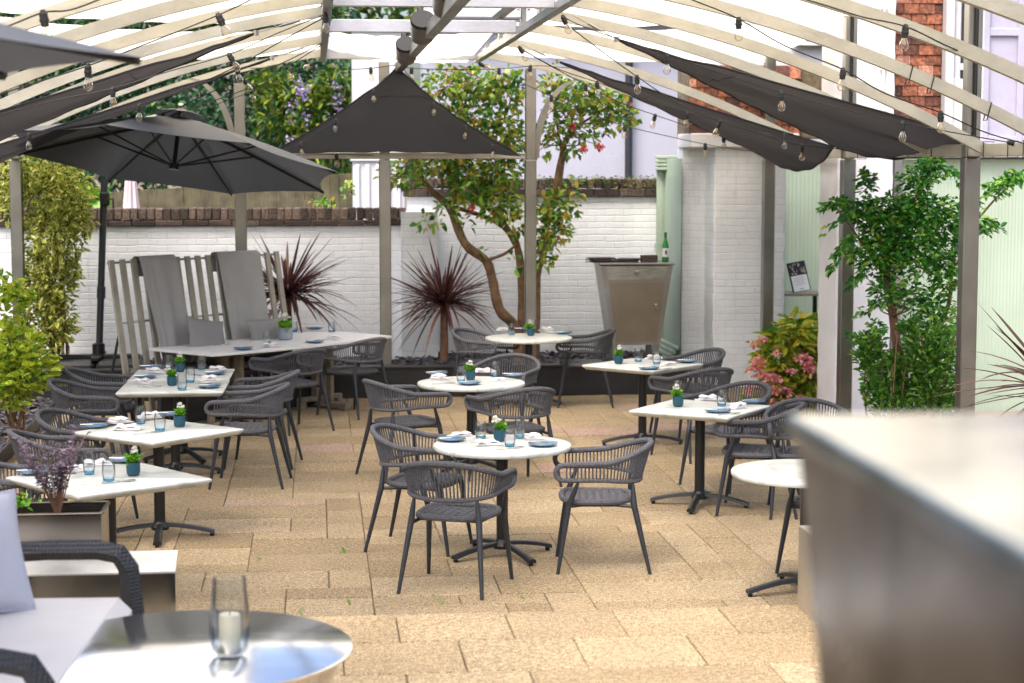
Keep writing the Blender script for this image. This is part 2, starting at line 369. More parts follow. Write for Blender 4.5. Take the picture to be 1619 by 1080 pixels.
M['slate'] = attr_mat('slate_chips', [(0, (.05, .045, .055)), (1, (.13, .12, .14))], .6, .4, 60, .15, 80)
M['brickcope'] = attr_mat('weathered_brick', [(0, (.045, .032, .028)), (.45, (.10, .075, .062)), (1, (.24, .175, .145))], .9, 1, 70, .3, 60)
M['tile'] = attr_mat('clay_tile', [(0, (.06, .035, .035)), (.35, (.20, .075, .045)), (.7, (.42, .155, .085)), (1, (.55, .27, .19))], .85, .8, 50, .25, 25)
M['paver'] = attr_mat('sandy_paving', [(0, (.275, .207, .118)), (.45, (.33, .250, .146)), (.8, (.365, .282, .170)), (.955, (.385, .30, .185)), (.972, (.36, .25, .19)), (1, (.35, .235, .185))], .88, .6, 130, .40, 120)
n = M['paver'].node_tree.nodes; l = M['paver'].node_tree.links; p_ = n['Principled BSDF']; src = p_.inputs['Base Color'].links[0].from_socket
tc = n.new('ShaderNodeTexCoord')
for sc_n, lo, hi, colr, amt in ((1.1, .66, .74, (.62, .58, .50), .45), (.8, .60, .74, (.13, .10, .065), .40), (5.5, .70, .78, (.14, .10, .06), .5)):
    nz = n.new('ShaderNodeTexNoise'); nz.inputs['Scale'].default_value = sc_n; nz.inputs['Detail'].default_value = 9; nz.inputs['Roughness'].default_value = .72
    mp = n.new('ShaderNodeMapping'); mp.inputs['Location'].default_value = (sc_n * 7, 3, 0); l.new(tc.outputs['Object'], mp.inputs[0]); l.new(mp.outputs[0], nz.inputs['Vector'])
    mr = n.new('ShaderNodeMapRange'); mr.inputs[1].default_value = lo; mr.inputs[2].default_value = hi; mr.inputs[4].default_value = amt; l.new(nz.outputs[0], mr.inputs[0])
    mx = n.new('ShaderNodeMix'); mx.data_type = 'RGBA'; l.new(mr.outputs[0], mx.inputs[0]); l.new(src, mx.inputs[6]); mx.inputs[7].default_value = (*colr, 1); src = mx.outputs[2]
l.new(src, p_.inputs['Base Color'])
M['joint'] = mat('mortar_joint', (.15, .118, .075), .95, 0, .6, 80, .4, 15)
M['bark'] = mat('brown_bark', (.22, .13, .07), .9, 0, .8, 40, .3, 14)
M['bark2'] = mat('reddish_bark', (.20, .10, .06), .9, 0, .8, 40, .3, 14)
M['camellia'] = leafmat('camellia_leaf', [(0, (.03, .12, .02)), (.32, (.10, .30, .04)), (.60, (.36, .56, .08)), (.87, (.55, .48, .08)), (.98, (.50, .30, .05)), (1, (.35, .12, .05))], .3, .28)
M['shrubleaf'] = leafmat('shrub_leaf', [(0, (.015, .10, .018)), (.5, (.055, .27, .03)), (.82, (.17, .46, .05)), (1, (.38, .52, .06))], .3, .35)
M['laurel'] = leafmat('laurel_leaf', [(0, (.025, .10, .015)), (.6, (.09, .25, .03)), (1, (.28, .52, .06))], .3, .3)
M['varieg'] = leafmat('variegated_leaf', [(0, (.03, .12, .02)), (.55, (.12, .25, .03)), (1, (.40, .42, .05))], .35, .4, edge=((.80, .74, .20), .62, .95))
M['aucuba'] = leafmat('spotted_leaf', [(0, (.05, .20, .01)), (.4, (.16, .36, .02)), (1, (.55, .62, .04))], .4, .3, blotch=((.68, .68, .12), 40))
M['hedge'] = leafmat('hedge_leaf', [(0, (.007, .04, .014)), (.6, (.022, .105, .035)), (.88, (.07, .20, .05)), (1, (.12, .22, .04))], .2, .4)
M['wisteria'] = leafmat('wisteria_leaf', [(0, (.015, .07, .015)), (.5, (.06, .16, .02)), (1, (.36, .38, .04))], .4, .4)
M['purple'] = leafmat('purple_blossom', [(0, (.30, .22, .48)), (1, (.62, .52, .78))], .4, .6)
M['cordy'] = leafmat('burgundy_blade', [(0, (.05, .018, .02)), (.6, (.12, .045, .04)), (1, (.24, .11, .08))], .2, .35)
M['rhodo'] = leafmat('rhododendron_leaf', [(0, (.06, .19, .02)), (.3, (.24, .38, .03)), (.65, (.62, .60, .07)), (1, (.80, .64, .10))], .3, .35)
M['pink'] = leafmat('pink_petal', [(0, (.62, .03, .10)), (.3, (.80, .22, .30)), (1, (.92, .70, .62))], .3, .5)
M['white_petal'] = leafmat('white_petal', [(0, (.80, .80, .72)), (1, (.88, .88, .84))], .3, .5)
M['potleaf'] = leafmat('pot_leaf', [(0, (.05, .20, .01)), (1, (.24, .52, .03))], .4, .4)
M['heather'] = leafmat('purple_sprig', [(0, (.05, .055, .06)), (.6, (.13, .10, .15)), (1, (.28, .20, .30))], .2, .5)
M['red'] = leafmat('red_petal', [(0, (.55, .05, .06)), (1, (.75, .25, .22))], .2, .5)
M['fence'] = mat('fence_board', (.085, .075, .042), .85, 0, .6, 20, .35, 5)
M['soil'] = mat('dark_soil', (.03, .025, .025), .95, 0, .9, 40, .3, 20)
M['blackpaint'] = mat('black_planter_paint', (.014, .014, .016), .45, 0, .3, 20, .2, 5)
M['wick'] = mat('candle_wax', (.80, .74, .55), .5)
M['bottle'] = glassy('green_bottle_glass', (.05, .45, .06), .12, .02, .8)
M['paper'] = mat('white_paper', (.80, .80, .84), .7)
M['wicker'] = mat('dark_wicker', (.10, .07, .055), .7, 0, .8, 120, .5, 60)
M['leather'] = mat('dark_leather', (.045, .032, .035), .45, 0, .3, 90)
M['concrete'] = mat('pot_concrete', (.22, .25, .29), .7, 0, .3, 40, .08)

# pale green ribbed cladding
M['green'] = mat('pale_green_cladding', (.40, .50, .405), .45, 0, .1, 6, .12, .8)
# rattan look for the sofa
M['rattan'] = mat('charcoal_rattan', (.020, .023, .030), .5)
n = M['rattan'].node_tree.nodes; l = M['rattan'].node_tree.links
tc = n.new('ShaderNodeTexCoord'); wv = n.new('ShaderNodeTexWave'); wv.bands_direction = 'X'; wv.inputs['Scale'].default_value = 22; wv.inputs['Distortion'].default_value = .3
l.new(tc.outputs['Object'], wv.inputs[0]); b = n.new('ShaderNodeBump'); b.inputs['Strength'].default_value = .8; b.inputs['Distance'].default_value = .01
w2 = n.new('ShaderNodeTexWave'); w2.bands_direction = 'Z'; w2.inputs['Scale'].default_value = 22; l.new(tc.outputs['Object'], w2.inputs[0]); mm = n.new('ShaderNodeMath'); mm.operation = 'MULTIPLY'; l.new(wv.outputs[1], mm.inputs[0]); l.new(w2.outputs[1], mm.inputs[1]); l.new(mm.outputs[0], b.inputs['Height']); l.new(b.outputs[0], n['Principled BSDF'].inputs['Normal'])
# throw weave lines, seam etc. stay in fabric()

# ================================================================ SETTING
def pave(name, x0, x1, y0, y1, z, seed, align_end=True):
    rd = random.Random(seed); U = .255; nx = int((x1 - x0) / U); ny = int((y1 - y0) / U)
    occ = [[False] * nx for _ in range(ny)]; out = []
    sizes = [(2, 2), (3, 2), (3, 2), (2, 2), (2, 2), (4, 2), (3, 2), (2, 2), (2, 1), (3, 1)]
    for j in range(ny - 1, -1, -1):
        for i in range(nx):
            if occ[j][i]: continue
            opts = sizes[:]; rd.shuffle(opts)
            for a, b_ in opts + [(2, 1), (1, 2), (1, 1)]:
                if i + a > nx or j - b_ + 1 < 0: continue
                if any(occ[j - q][i + p] for q in range(b_) for p in range(a)): continue
                break
            for q in range(b_):
                for p in range(a): occ[j - q][i + p] = True
            cx = x0 + (i + a / 2) * U; cy = y1 - (ny - 1 - j + b_ / 2) * U; g = rd.uniform(.005, .009)
            vs, fs = chunk((cx + rd.uniform(-.002, .002), cy, z - .02 + rd.uniform(-.0022, .0022)), (a * U - g * .7, b_ * U - g * 1.6, .04), .005, 0, rd.uniform(-.003, .003))
            out.append((vs, fs, rd.random()))
    return tone_mesh(name, out, M['paver'])
EDGE = atz(900, 965, .45).y
JOINT_Z = -.012
o = pave('patio', -3.0, 9.0, EDGE - .1, EDGE + .255 * 58, 0, 3); tag(o, kind='structure')
b = MB(); b.box((1, 14, -.35), (500, 500, .676)); tag(b.build('ground', M['joint'], smooth=False), kind='structure')
o = pave('terrace', -5.0, 5.0, EDGE - .255 * 27, EDGE, .45, 11); tag(o, kind='structure')
b = MB(); b.box((0, EDGE - 3.6, .21), (10, 7.16, .44)); b.box((0, EDGE - 14, .2), (30, 13.7, .44)); tag(b.build('terrace_base', M['joint'], smooth=False), kind='structure')
# grass tufts and chalky marks in joints
P, D, L = [], [], []
for px, py in [(820, 930), (826, 945), (690, 930), (692, 946), (545, 872), (542, 868), (407, 884), (412, 882), (552, 951), (885, 832), (652, 850), (655, 845), (648, 805), (838, 962), (700, 955), (476, 968)]:
    c = atz(px, py, 0)
    for k in range(110):
        P.append((c.x + random.gauss(0, .006), c.y + random.gauss(0, .05), -.004)); D.append((random.gauss(0, .6), random.gauss(0, .6), .7)); L.append(random.uniform(.004, .011))
tag(leaf_mesh('moss', P, D, L, .5, M['potleaf']), 'small tufts of green moss growing in the paving joints', 'moss', kind='stuff')

# raised bed along the back wall, black painted kerb wall
b = MB(); b.box((-.3, 20.40, .165), (8.8, .1, .33), bev=.006); b.box((-.3, 20.40, .335), (8.86, .15, .03), bev=.006)
tag(b.build('planter_wall', M['blackpaint']), 'low black painted retaining wall in front of the slate bed', 'wall')
b = MB(); b.grid(lambda u, v: (-4.7 + 8.8 * u, 20.45 + 1.9 * v, .27 + .015 * math.sin(u * 60) * math.sin(v * 19)), 60, 12)
b.grid(lambda u, v: (-4.7 + 2.0 * u, 11 + 9.35 * v, .035 + .01 * math.sin(u * 30) * math.sin(v * 79)), 20, 60)
tag(b.build('soil', M['soil']), kind='structure')
ch = []
for i in range(5200):
    if i < 3000: c = (random.uniform(-4.6, 4.05), random.uniform(20.5, 22.2), .285 + random.uniform(0, .03))
    else: c = (random.uniform(-4.4, -2.73), random.uniform(11.5, 20.3), .05 + random.uniform(0, .03))
    a = MB(); a.M = Matrix.Translation(c) @ Matrix.Rotation(random.uniform(0, 6.3), 4, 'Z') @ Matrix.Rotation(random.gauss(0, .35), 4, 'X') @ Matrix.Rotation(random.gauss(0, .35), 4, 'Y')
    s_ = random.uniform(.02, .055); a.prism([(s_, 0), (s_ * .3, s_ * .7), (-s_ * .8, s_ * .4), (-s_ * .6, -s_ * .5), (s_ * .4, -s_ * .6)], -.006, .006)
    ch.append((a.v, a.f, random.random()))
tag(tone_mesh('slate_chips', ch, M['slate']), 'dark purple grey slate chips covering the planting beds', 'slate chips', kind='stuff')
b = MB(); b.box((-2.68, 15.6, .05), (.03, 9.5, .16), bev=.004)
tag(b.build('bed_edging', M['char']), 'thin dark edging strip along the left slate bed', 'edging')

# white painted brick garden walls with brick coping
def coping(x0, x1, y, z0, depth, top=.14, low=.07):
    out = []; x = x0
    while x < x1 - .05:
        l_ = random.uniform(.26, .32); l_ = min(l_, x1 - x)
        out.append((*chunk((x + l_ / 2, y, z0 + low / 2 + random.uniform(-.003, .003)), (l_ - .008, depth, low - .006), .008, .003), random.uniform(0, .55))); x += l_
    x = x0
    while x < x1 - .03:
        l_ = random.uniform(.085, .105) if top > .1 else .2
        out.append((*chunk((x + l_ / 2, y, z0 + low + top / 2 + random.uniform(-.004, .004)), (l_ - .008, depth - .03, top - .004), .01, .004), random.betavariate(2, 1.6) * .95)); x += l_
    return out
WL = 21.8
lw = empty('garden_wall', (-1.8, WL, 0), label='low white painted brick wall topped with red brown bricks on edge', cat='wall')
b = MB(); b.box((-.45, .12, .92), (6.5, .24, 1.84)); b.build('brickwork', M['pb_x'], lw, False)
o = tone_mesh('coping', [([(x + 1.8, y - WL, z) for x, y, z in vs], f, t) for vs, f, t in coping(-5.5, 1.0, WL + .1, 1.84, .3)], M['brickcope'], lw)
WR = 22.4
rw = empty('garden_wall', (2.6, WR, 0), label='taller white painted brick wall behind the camellia with mossy brick coping', cat='wall')
b = MB(); b.box((.05, .12, 1.08), (3.1, .24, 2.16)); b.build('brickwork', M['pb_x'], rw, False)
p0 = aty(637, 340, 21.7).x
b = MB(); b.box((p0 + .19 - 2.6, -.35, 1.0), (.42, .75, 2.0)); b.build('pier', M['pb_x'], rw, False)
tone_mesh('coping', [([(x - 2.6, y - WR, z) for x, y, z in vs], f, t) for vs, f, t in coping(1.05, 4.2, WR + .1, 2.16, .32, .12, .10)], M['brickcope'], rw)
P = []; D = []; L = []
for i in range(500):
    x = random.uniform(2.6, 4.15); P.append((x, WR - .07 + random.uniform(-.02, .1), 2.36 + random.uniform(-.09, .05))); D.append((random.gauss(0, 1), -.6, random.gauss(.1, .5))); L.append(random.uniform(.02, .05))
tag(leaf_mesh('wall_moss', P, D, L, .5, M['wisteria']), 'green moss and weeds growing on the right wall coping', 'moss', kind='stuff')

# ---- right hand house
def corrugated(b, x0, x1, y, z0, z1, pitch=.032, amp=.006, along='X'):
    n_ = max(2, int((x1 - x0) / pitch)); vs = []; fs = []
    for i in range(n_ * 4 + 1):
        x = x0 + (x1 - x0) * i / (n_ * 4); d = (0, 0, amp, amp)[i % 4]
        p = (x, y - d) if along == 'X' else (y - d, x)
        vs += [(*p, z0), (*p, z1)]
    for i in range(n_ * 4): fs.append((2 * i, 2 * i + 2, 2 * i + 3, 2 * i + 1))
    b.add(vs, fs)
def xat(px, Y): return aty(px, 300, Y).x
# narrow pale green side wall with cap and plinth
gw = empty('clad_side_wall', (4.2, 21.8, 0), label='narrow pale green clad wall beside the steel drinks cabinet', cat='wall')
b = MB(); b.M = Matrix.Translation((-4.2, -21.8, 0)); corrugated(b, 21.25, 22.6, 4.20, .3, 2.62, .09, .008, 'Y')
x0, x1 = xat(1040, 22.3), xat(1087, 22.3)
corrugated(b, x0 - .02, 4.3, 22.28, .3, 2.62, .11, .01); b.build('cladding', M['green'], gw)
b = MB(); b.M = Matrix.Translation((-4.2, -21.8, 0))
for k in range(4): b.box((x0 + .17, 22.22 - .006 * k, 2.50 + .045 * k), (.42, .12, .04), bev=.008)
b.build('cap', M['green'], gw)
b = MB(); b.M = Matrix.Translation((-4.2, -21.8, 0))
for k in range(4): b.box((4.16 - .035 * k, 21.85, .42 - .045 * k), (.05, 1.2, .05), bev=.012)
b.build('plinth', M['green'], gw)
# brick house corner: recessed wall, pillar, tile hung storey
hs = empty('brick_house', (4.9, 21, 0), label='white painted brick house corner with tile hung upper storey behind the right posts', cat='house')
b = MB(); b.M = Matrix.Translation((-4.9, -21, 0))
b.box((4.62, 21.6, 1.37), (.74, .3, 2.74)); b.build('recessed_wall', M['pb_x'], hs, False)
def roundbrick(b, x0, x1, y0, y1, z0, z1, r=.028):
    pts = []
    for cx, cy, a0 in ((x1 - r, y1 - r, 0), (x0 + r, y1 - r, 90), (x0 + r, y0 + r, 180), (x1 - r, y0 + r, 270)):
        for k in range(5): a = R(a0 + k * 22.5); pts.append((cx + r * math.cos(a), cy + r * math.sin(a)))
    n_ = 60; rg = []
    for i in range(n_ + 1):
        z = z0 + (z1 - z0) * i / n_
        rg.append([(x + .004 * math.sin(z * 21 + x * 9), y + .002 * math.sin(z * 17 + 1 + x * 5), z) for x, y in pts])
    b.rings(rg)
b = MB(); b.M = Matrix.Translation((-4.9, -21, 0)); roundbrick(b, 4.52, 5.35, 20.95, 21.6, -.05, 2.74); b.build('pillar', M['pb_x'], hs)
b = MB(); b.M = Matrix.Translation((-4.9, -21, 0)); b.box((4.85, 21.25, 2.82), (1.25, .8, .16), bev=.01); b.build('lintel', M['wallpaint'], hs)
def tiles(x0, x1, y, z0, z1, flip=False, w_=.165, h_=.105):
    out = []; z = z0; k = 0
    while z < z1:
        x = x0 - (w_ / 2 if k % 2 else 0)
        while x < x1:
            a, c = max(x, x0), min(x + w_ - .006, x1)
            if c - a > .03:
                q = MB(); q.box(((a + c) / 2, y + random.uniform(-.006, .006), z + h_ * .55), (c - a, .014, h_ * 1.3), rx=R(-8) + random.gauss(0, .02), ry=random.gauss(0, .01), bev=.003)
                out.append((q.v, q.f, min(1, max(0, random.gauss(.62, .22) if random.random() > .25 else random.uniform(.05, .35)))))
            x += w_
        z += h_; k += 1
    return out
tl = tiles(4.22, 5.5, 20.95, 2.90, 3.62)
tone_mesh('hung_tiles', [([(x - 4.9, y - 21, z) for x, y, z in v], f, t) for v, f, t in tl], M['tile'], hs)
b = MB(); b.M = Matrix.Translation((-4.9, -21, 0)); b.box((5.1, 21.4, 3.25), (1.7, .8, .8)); b.build('upper_wall', M['joint'], hs, False)
# back clad wall between pillar and pier
bw_ = empty('clad_wall', (5.9, 23, 0), label='pale green ribbed wall behind the small menu table', cat='wall')
b = MB(); b.M = Matrix.Translation((-5.9, -23, 0)); corrugated(b, 5.2, 7.6, 23, 0, 2.75, .05, .004); b.build('cladding', M['green'], bw_)
b = MB(); b.M = Matrix.Translation((-5.9, -23, 0)); b.box((xat(1231, 22.95), 22.95, 1.37), (.08, .06, 2.75), bev=.006); b.box((6.2, 22.95, 2.78), (2.2, .1, .1), bev=.01); b.build('trim', M['green'], bw_)
bh = empty('rear_house', (6, 23.6, 0), label='white gabled house with a brown tiled band seen above the right sails', cat='house')
b = MB(); b.M = Matrix.Translation((-6, -23.6, 0)); b.box((6.6, 23.9, 4.2), (3.4, .4, 2.3)); b.build('wall', M['whitewood'], bh, False)
tl = tiles(xat(1135, 23.6), xat(1300, 23.6), 23.62, 2.95, 3.78)
tone_mesh('tile_band', [([(x - 6, y - 23.6, z) for x, y, z in v], f, t * .6) for v, f, t in tl], M['tile'], bh)
b = MB(); b.M = Matrix.Translation((-6, -23.6, 0)); b.box((xat(1285, 23.6), 23.66, 4.22), (.5, .05, .22)); wn = b.build('window', M['darkglass'], bh, False)
b = MB(); b.M = Matrix.Translation((-6, -23.6, 0)); b.box((xat(1285, 23.6), 23.62, 4.22), (.03, .05, .22)); b.box((xat(1285, 23.6), 23.6, 4.09), (.6, .1, .05)); b.build('frame', M['whitewood'], wn, False)
# white pier in front
b = MB(); pr = empty('rendered_pier', (5.4, 18.3, 0), label='tall white rendered pier rising behind the second steel post', cat='pillar')
xa, xb = xat(1296, 18.95), xat(1412, 18.3)
b = MB(); b.M = Matrix.Translation((-5.4, -18.3, 0)); roundbrick(b, xa, xb, 18.3, 18.95, -.05, 5.2, .02); b.build('shaft', M['wallpaint'], pr)
b = MB(); b.M = Matrix.Translation((-5.4, -18.3, 0)); xq = xat(1394, 18.25); b.tube([(xq, 18.26, 2.9), (xq, 18.26, 5.1)], .014); 
for z in (3.1, 3.5, 4.1): b.box((xq, 18.27, z), (.07, .03, .03), bev=.005)
b.build('pipe', M['wallpaint'], pr)
# right clad wall + upper storey
cw = empty('clad_wall', (6.6, 18.55, 0), label='broad pale green ribbed wall at the right behind the tall shrub', cat='wall')
xa, xb = xat(1425, 18.5), 9.5
b = MB(); b.M = Matrix.Translation((-6.6, -18.55, 0)); corrugated(b, xa, xb, 18.55, 0, 2.60, .036, .003); b.build('cladding', M['green'], cw)
b = MB(); b.M = Matrix.Translation((-6.6, -18.55, 0)); b.box(((xa + xb) / 2, 18.5, 2.66), (xb - xa, .16, .08), bev=.01); b.build('fascia', M['whitewood'], cw)
b = MB(); b.M = Matrix.Translation((-6.6, -18.55, 0)); b.box((xa - .05, 18.5, 1.31), (.1, .12, 2.62), bev=.01)
for z in (1.1, 1.9): b.box((xa - .07, 18.43, z), (.03, .02, .08))
b.build('corner_strip', M['steel'], cw)
up = empty('tile_hung_house', (6.6, 18.8, 2.7), label='house with clay tile hung wall, white sash window and lilac boarding at upper right', cat='house')
U = Matrix.Translation((-6.6, -18.8, -2.7))
b = MB(); b.M = U; b.box((7.6, 19.3, 4.0), (4.2, .6, 2.6)); b.build('wall', M['joint'], up, False)
tl = tiles(xat(1412, 18.9), xat(1490, 18.9), 18.92, 2.74, 5.2)
tone_mesh('hung_tiles', [([(x - 6.6, y - 18.8, z - 2.7) for x, y, z in v], f, t) for v, f, t in tl], M['tile'], up)
xw0, xw1 = xat(1489, 18.8), xat(1548, 18.8)
b = MB(); b.M = U; b.box(((xw0 + xw1) / 2, 18.86, 3.9), (xw1 - xw0, .05, 1.6)); wn = b.build('window', M['darkglass'], up, False)
b = MB(); b.M = U
for x in (xw0 + .03, xw1 - .03): b.box((x, 18.78, 3.75), (.09, .14, 2.1), bev=.01)
b.box((xw0 + .13, 18.82, 3.75), (.07, .08, 2.0), bev=.01); b.box(((xw0 + xw1) / 2, 18.82, 3.55), (xw1 - xw0, .06, .07), bev=.008); b.box(((xw0 + xw1) / 2, 18.80, 3.05), (xw1 - xw0, .1, .75), bev=.01)
b.build('frame', M['whitewood'], wn)
b = MB(); b.M = U; x0 = xat(1548, 18.7); b.box((x0 + 1.2, 18.80, 3.95), (2.4, .1, 2.5))
for x in (x0 + .05, x0 + .42, x0 + .8, x0 + 1.2): b.box((x, 18.73, 3.95), (.07, .05, 2.5), bev=.008)
for z in (3.9, 4.5, 2.8): b.box((x0 + 1.2, 18.735, z), (2.4, .04, .08), bev=.008)
b.build('boarding', M['lilacwood'], up)

# ---- beyond the back wall
wl = empty('rendered_house', (4.5, 27, 0), label='pale lilac rendered house wall behind the camellia', cat='house')
b = MB(); b.box((.35, .3, 2.3), (6.6, .6, 4.6)); b.build('wall', M['lilacwall'], wl, False)
b = MB(); b.box((.35, .1, 4.68), (6.8, 1.0, .14), bev=.02); b.build('parapet', M['whitewood'], wl)
xd = xat(995, 26.8) - 4.5
b = MB(); b.tube([(xd, -.12, 0), (xd, -.12, 4.4)], .055, 12)
for z in (3.2, 2.0): b.tube([(xd, -.12, z), (xd, -.12, z + .06)], .07, 12)
b.build('downpipe', M['char'], wl)
pc = empty('white_porch', (1.0, 25, 0), label='white painted timber porch corner behind the left wall', cat='porch')
xa, xb = xat(559, 25) - 1, xat(640, 25) - 1
b = MB(); b.box(((xa + xb) / 2, .4, 2.2), (xb - xa, .8, 4.3), bev=.01); b.box(((xa + xb) / 2 - .02, .35, 4.38), (xb - xa + .1, .95, .07), bev=.01); b.box(((xa + xb) / 2, .38, 2.62), (xb - xa + .06, .86, .06), bev=.01)
b.build('wall', M['whitewood'], pc)
b = MB()
for k in range(5): b.box((xa + .05 + k * (xb - xa - .08) / 4.4, -.01, 1.25), (.07, .06, 2.6), bev=.015)
b.build('boards', M['whitewood'], pc)
fn = empty('timber_fence', (-1.2, 26, 0), label='weathered brown closeboard fence behind the left wall', cat='fence')
b = MB(); x = -4.2
while x < 1.75:
    top = 2.10 + .33 * max(0, min(1, (x + 3) / 4.7)) ** 1.3; b.box((x, random.uniform(-.01, .01), top / 2), (.115, .022, top + random.uniform(-.01, .01)), bev=.003); x += .118
b.build('boards', M['fence'], fn)
b = MB(); b.box((-1.2, .03, 1.9), (6, .05, .08)); b.box((-1.2, .03, .6), (6, .05, .08)); b.build('rails', M['fence'], fn)
cp = empty('closed_parasol', tuple(aty(209, 400, 25).xy) + (0,), label='closed pale pink parasol standing behind the left wall', cat='parasol')
b = MB(); rg = []
for i in range(14):
    z = 1.2 + i * .1; r_ = .17 - .010 * i
    rg.append([((r_ + .018 * math.cos(8 * a)) * math.cos(a), (r_ + .018 * math.cos(8 * a)) * math.sin(a), z) for a in [2 * math.pi * k / 64 for k in range(64)]])
b.rings(rg); b.build('folded_canopy', fabric('pale_pink_canvas', (.66, .56, .58), .1, .9), cp)
b = MB(); b.tube([(0, 0, 0), (0, 0, 2.65)], .025); b.build('pole', M['alu'], cp)

# ================================================================ PERGOLA
XL, XR, YG = -3.2, 5.06, 20.6
YB = [20.6, 18.4, 16.4, 15.05, 13.75, 12.3, 10.8, 9.3, 7.8]; RXL, RXR, RZ = .10, 1.79, 3.80
pg = empty('pergola', (.93, YG, 0), label='weathered steel and aluminium pergola frame with curved ribs over the patio', cat='pergola')
T = Matrix.Translation((-.93, -YG, 0))
def pb(name, m, fn_):
    b = MB(); b.M = T; fn_(b); return b.build(name, M[m], pg)
S = .125
for x, y, z1 in [(XL, YG, 3.72), (XR, YG, 3.75), (-.81, YG, 3.42), (.76, YG, 3.66), (2.37, YG, 3.6), (XR, 17.46, 3.97), (XR, 14.1, 4.12), (XR, 10.75, 4.2), (XL, 14.1, 4.1), (XL, 10.75, 4.2)]:
    hi = 2.6
    def f_(b):
        b.box((x, y, hi / 2), (S, S, hi), bev=.008)
        if z1 > hi: b.box((x, y, (hi + z1) / 2 + .002), (S - .012, S - .012, z1 - hi), bev=.006)
    pb('post', 'steel_post', f_)
def ribz(t): return RZ - .14 * t - .06 * t * t
def arch(b, side, y, t0=0, t1=3.29, hh=.082, ww=.055):
    n_ = 18; rg = []
    for i in range(n_ + 1):
        t = t0 + (t1 - t0) * i / n_; x = (RXR + t) if side > 0 else (RXL - t); z = ribz(t); s = -(.14 + .12 * t) * side
        nx, nz = -s, 1; L_ = math.hypot(nx, nz); nx /= L_; nz /= L_
        q = [(x, y - ww / 2, z), (x, y + ww / 2, z), (x - nx * hh, y + ww / 2, z - nz * hh), (x - nx * hh, y - ww / 2, z - nz * hh)]
        rg.append(q)
    b.rings(rg)
for i, y in enumerate(YB):
    for s_ in (1, -1): pb('rib', 'alu', lambda b: arch(b, s_, y))
    if i in (0, 2, 4, 6, 8): pb('cross_beam', 'beam', lambda b: b.box(((RXL + RXR) / 2, y, RZ - .055), (RXR - RXL - .06, .06, .11), bev=.006))
for x in (RXL, RXR):
    def f_(b):
        b.box((x, 13.9, 3.70), (.07, 13.6, .07), bev=.006); b.box((x, 13.9, 3.98), (.07, 13.6, .06), bev=.006)
        for i, y in enumerate(YB + [19.8]): b.box((x, y - .32 if y < 20 else y - .05, 3.82), (.04, .1, .26), bev=.004)
        for i, y in enumerate(YB):
            for dz in (-.05, .05):
                for q in (-1, 1): b.lathe([(.001, -.006), (.014, -.006), (.014, .006), (.001, .006)], 8, (x + q * .045, y - .32, 3.82 + dz))
    pb('ridge_truss', 'steel', f_)
pb('ridge_beam', 'steel', lambda b: b.box((.92, 14.0, 3.60), (.085, 13.1, .10), bev=.006))
for x in (XL, XR): pb('eave_beam', 'alu', lambda b: b.box((x, 14.0, 2.66), (.08, 13.1, .10), bev=.006))
pb('tie_beam', 'alu', lambda b: b.box((.78, YG - .01, 2.645), (3.18 - S, .08, .07), bev=.006))
for x, s_ in ((2.37, 1), (-.81, -1)):
    def f_(b):
        rg = []
        for i in range(13):
            a = R(90) * i / 12; X = x + s_ * (.06 + .50 * (1 - math.cos(a * .95))); Z_ = 2.62 + .86 * math.sin(a * .95)
            nx, nz = math.cos(a * .95) * s_, 0
            rg.append([(X - .035, YG - .04, Z_), (X + .035, YG - .04, Z_), (X + .035, YG + .04, Z_), (X - .035, YG + .04, Z_)])
        b.rings(rg)
    pb('curved_brace', 'steel_post', f_)
# cable ties and conduit on posts
pb('conduit', 'black', lambda b: [b.tube([(XR + .0, y - .078, 2.7), (XR, y - .078, 4.0)], .014) for y in (14.1, 17.46)])
for y in (17.0, 16.2, 15.5, 14.9, 13.7, 13.2, 12.9): pb('cable_tie', 'cable', lambda b: b.tube([(XR - .045, y, 2.72), (XR + .045, y + .03, 2.72), (XR + .045, y + .03, 2.60), (XR - .045, y, 2.60)], .004, 5, closed=True))
for y, t in ((12.3, 2.2), (12.3, 2.35), (12.3, 2.75)):
    z = ribz(t) ; pb('cable_tie', 'cable', lambda b: b.tube([(RXR + t, y - .034, z + .004), (RXR + t, y + .034, z + .004), (RXR + t - .03, y + .034, z - .115), (RXR + t - .03, y - .034, z - .115)], .004, 5, closed=True))

# translucent canopy sheets
def sheet(x0, x1, z0, z1a, z1b, y0, y1, sag=.06, scal=.10):
    def fn_(u, v):
        x = x0 + (x1 - x0) * u; zz = z0 + ((z1a + (z1b - z1a) * v) - z0) * u
        y = y0 + (y1 - y0) * v
        e = 4 * u * (1 - u); y += (scal * e if v > .5 else -scal * e) * -abs(v - .5) * 2 
        return (x, y, zz - sag * e * (1 - .0 * v) - .04 * 4 * v * (1 - v) * e + .006 * math.sin(u * 40 + v * 3))
    b = MB(); b.grid(fn_, 40, 24); return b
def can(b, label): 
    o = b.build('canopy_sheet', M['canopy']); return tag(o, label, 'canopy', 'cream canopy sheets over the pergola')
outz = lambda y: 3.75 + (20.6 - y) * .066 if y > 17.4 else 3.96 + (17.4 - y) * .045
o = can(sheet(RXL + .05, RXR - .05, 3.80, 3.84, 3.72, 17.9, 21.5, .05, .12), 'cream canopy sheet in the middle above the gable sail')
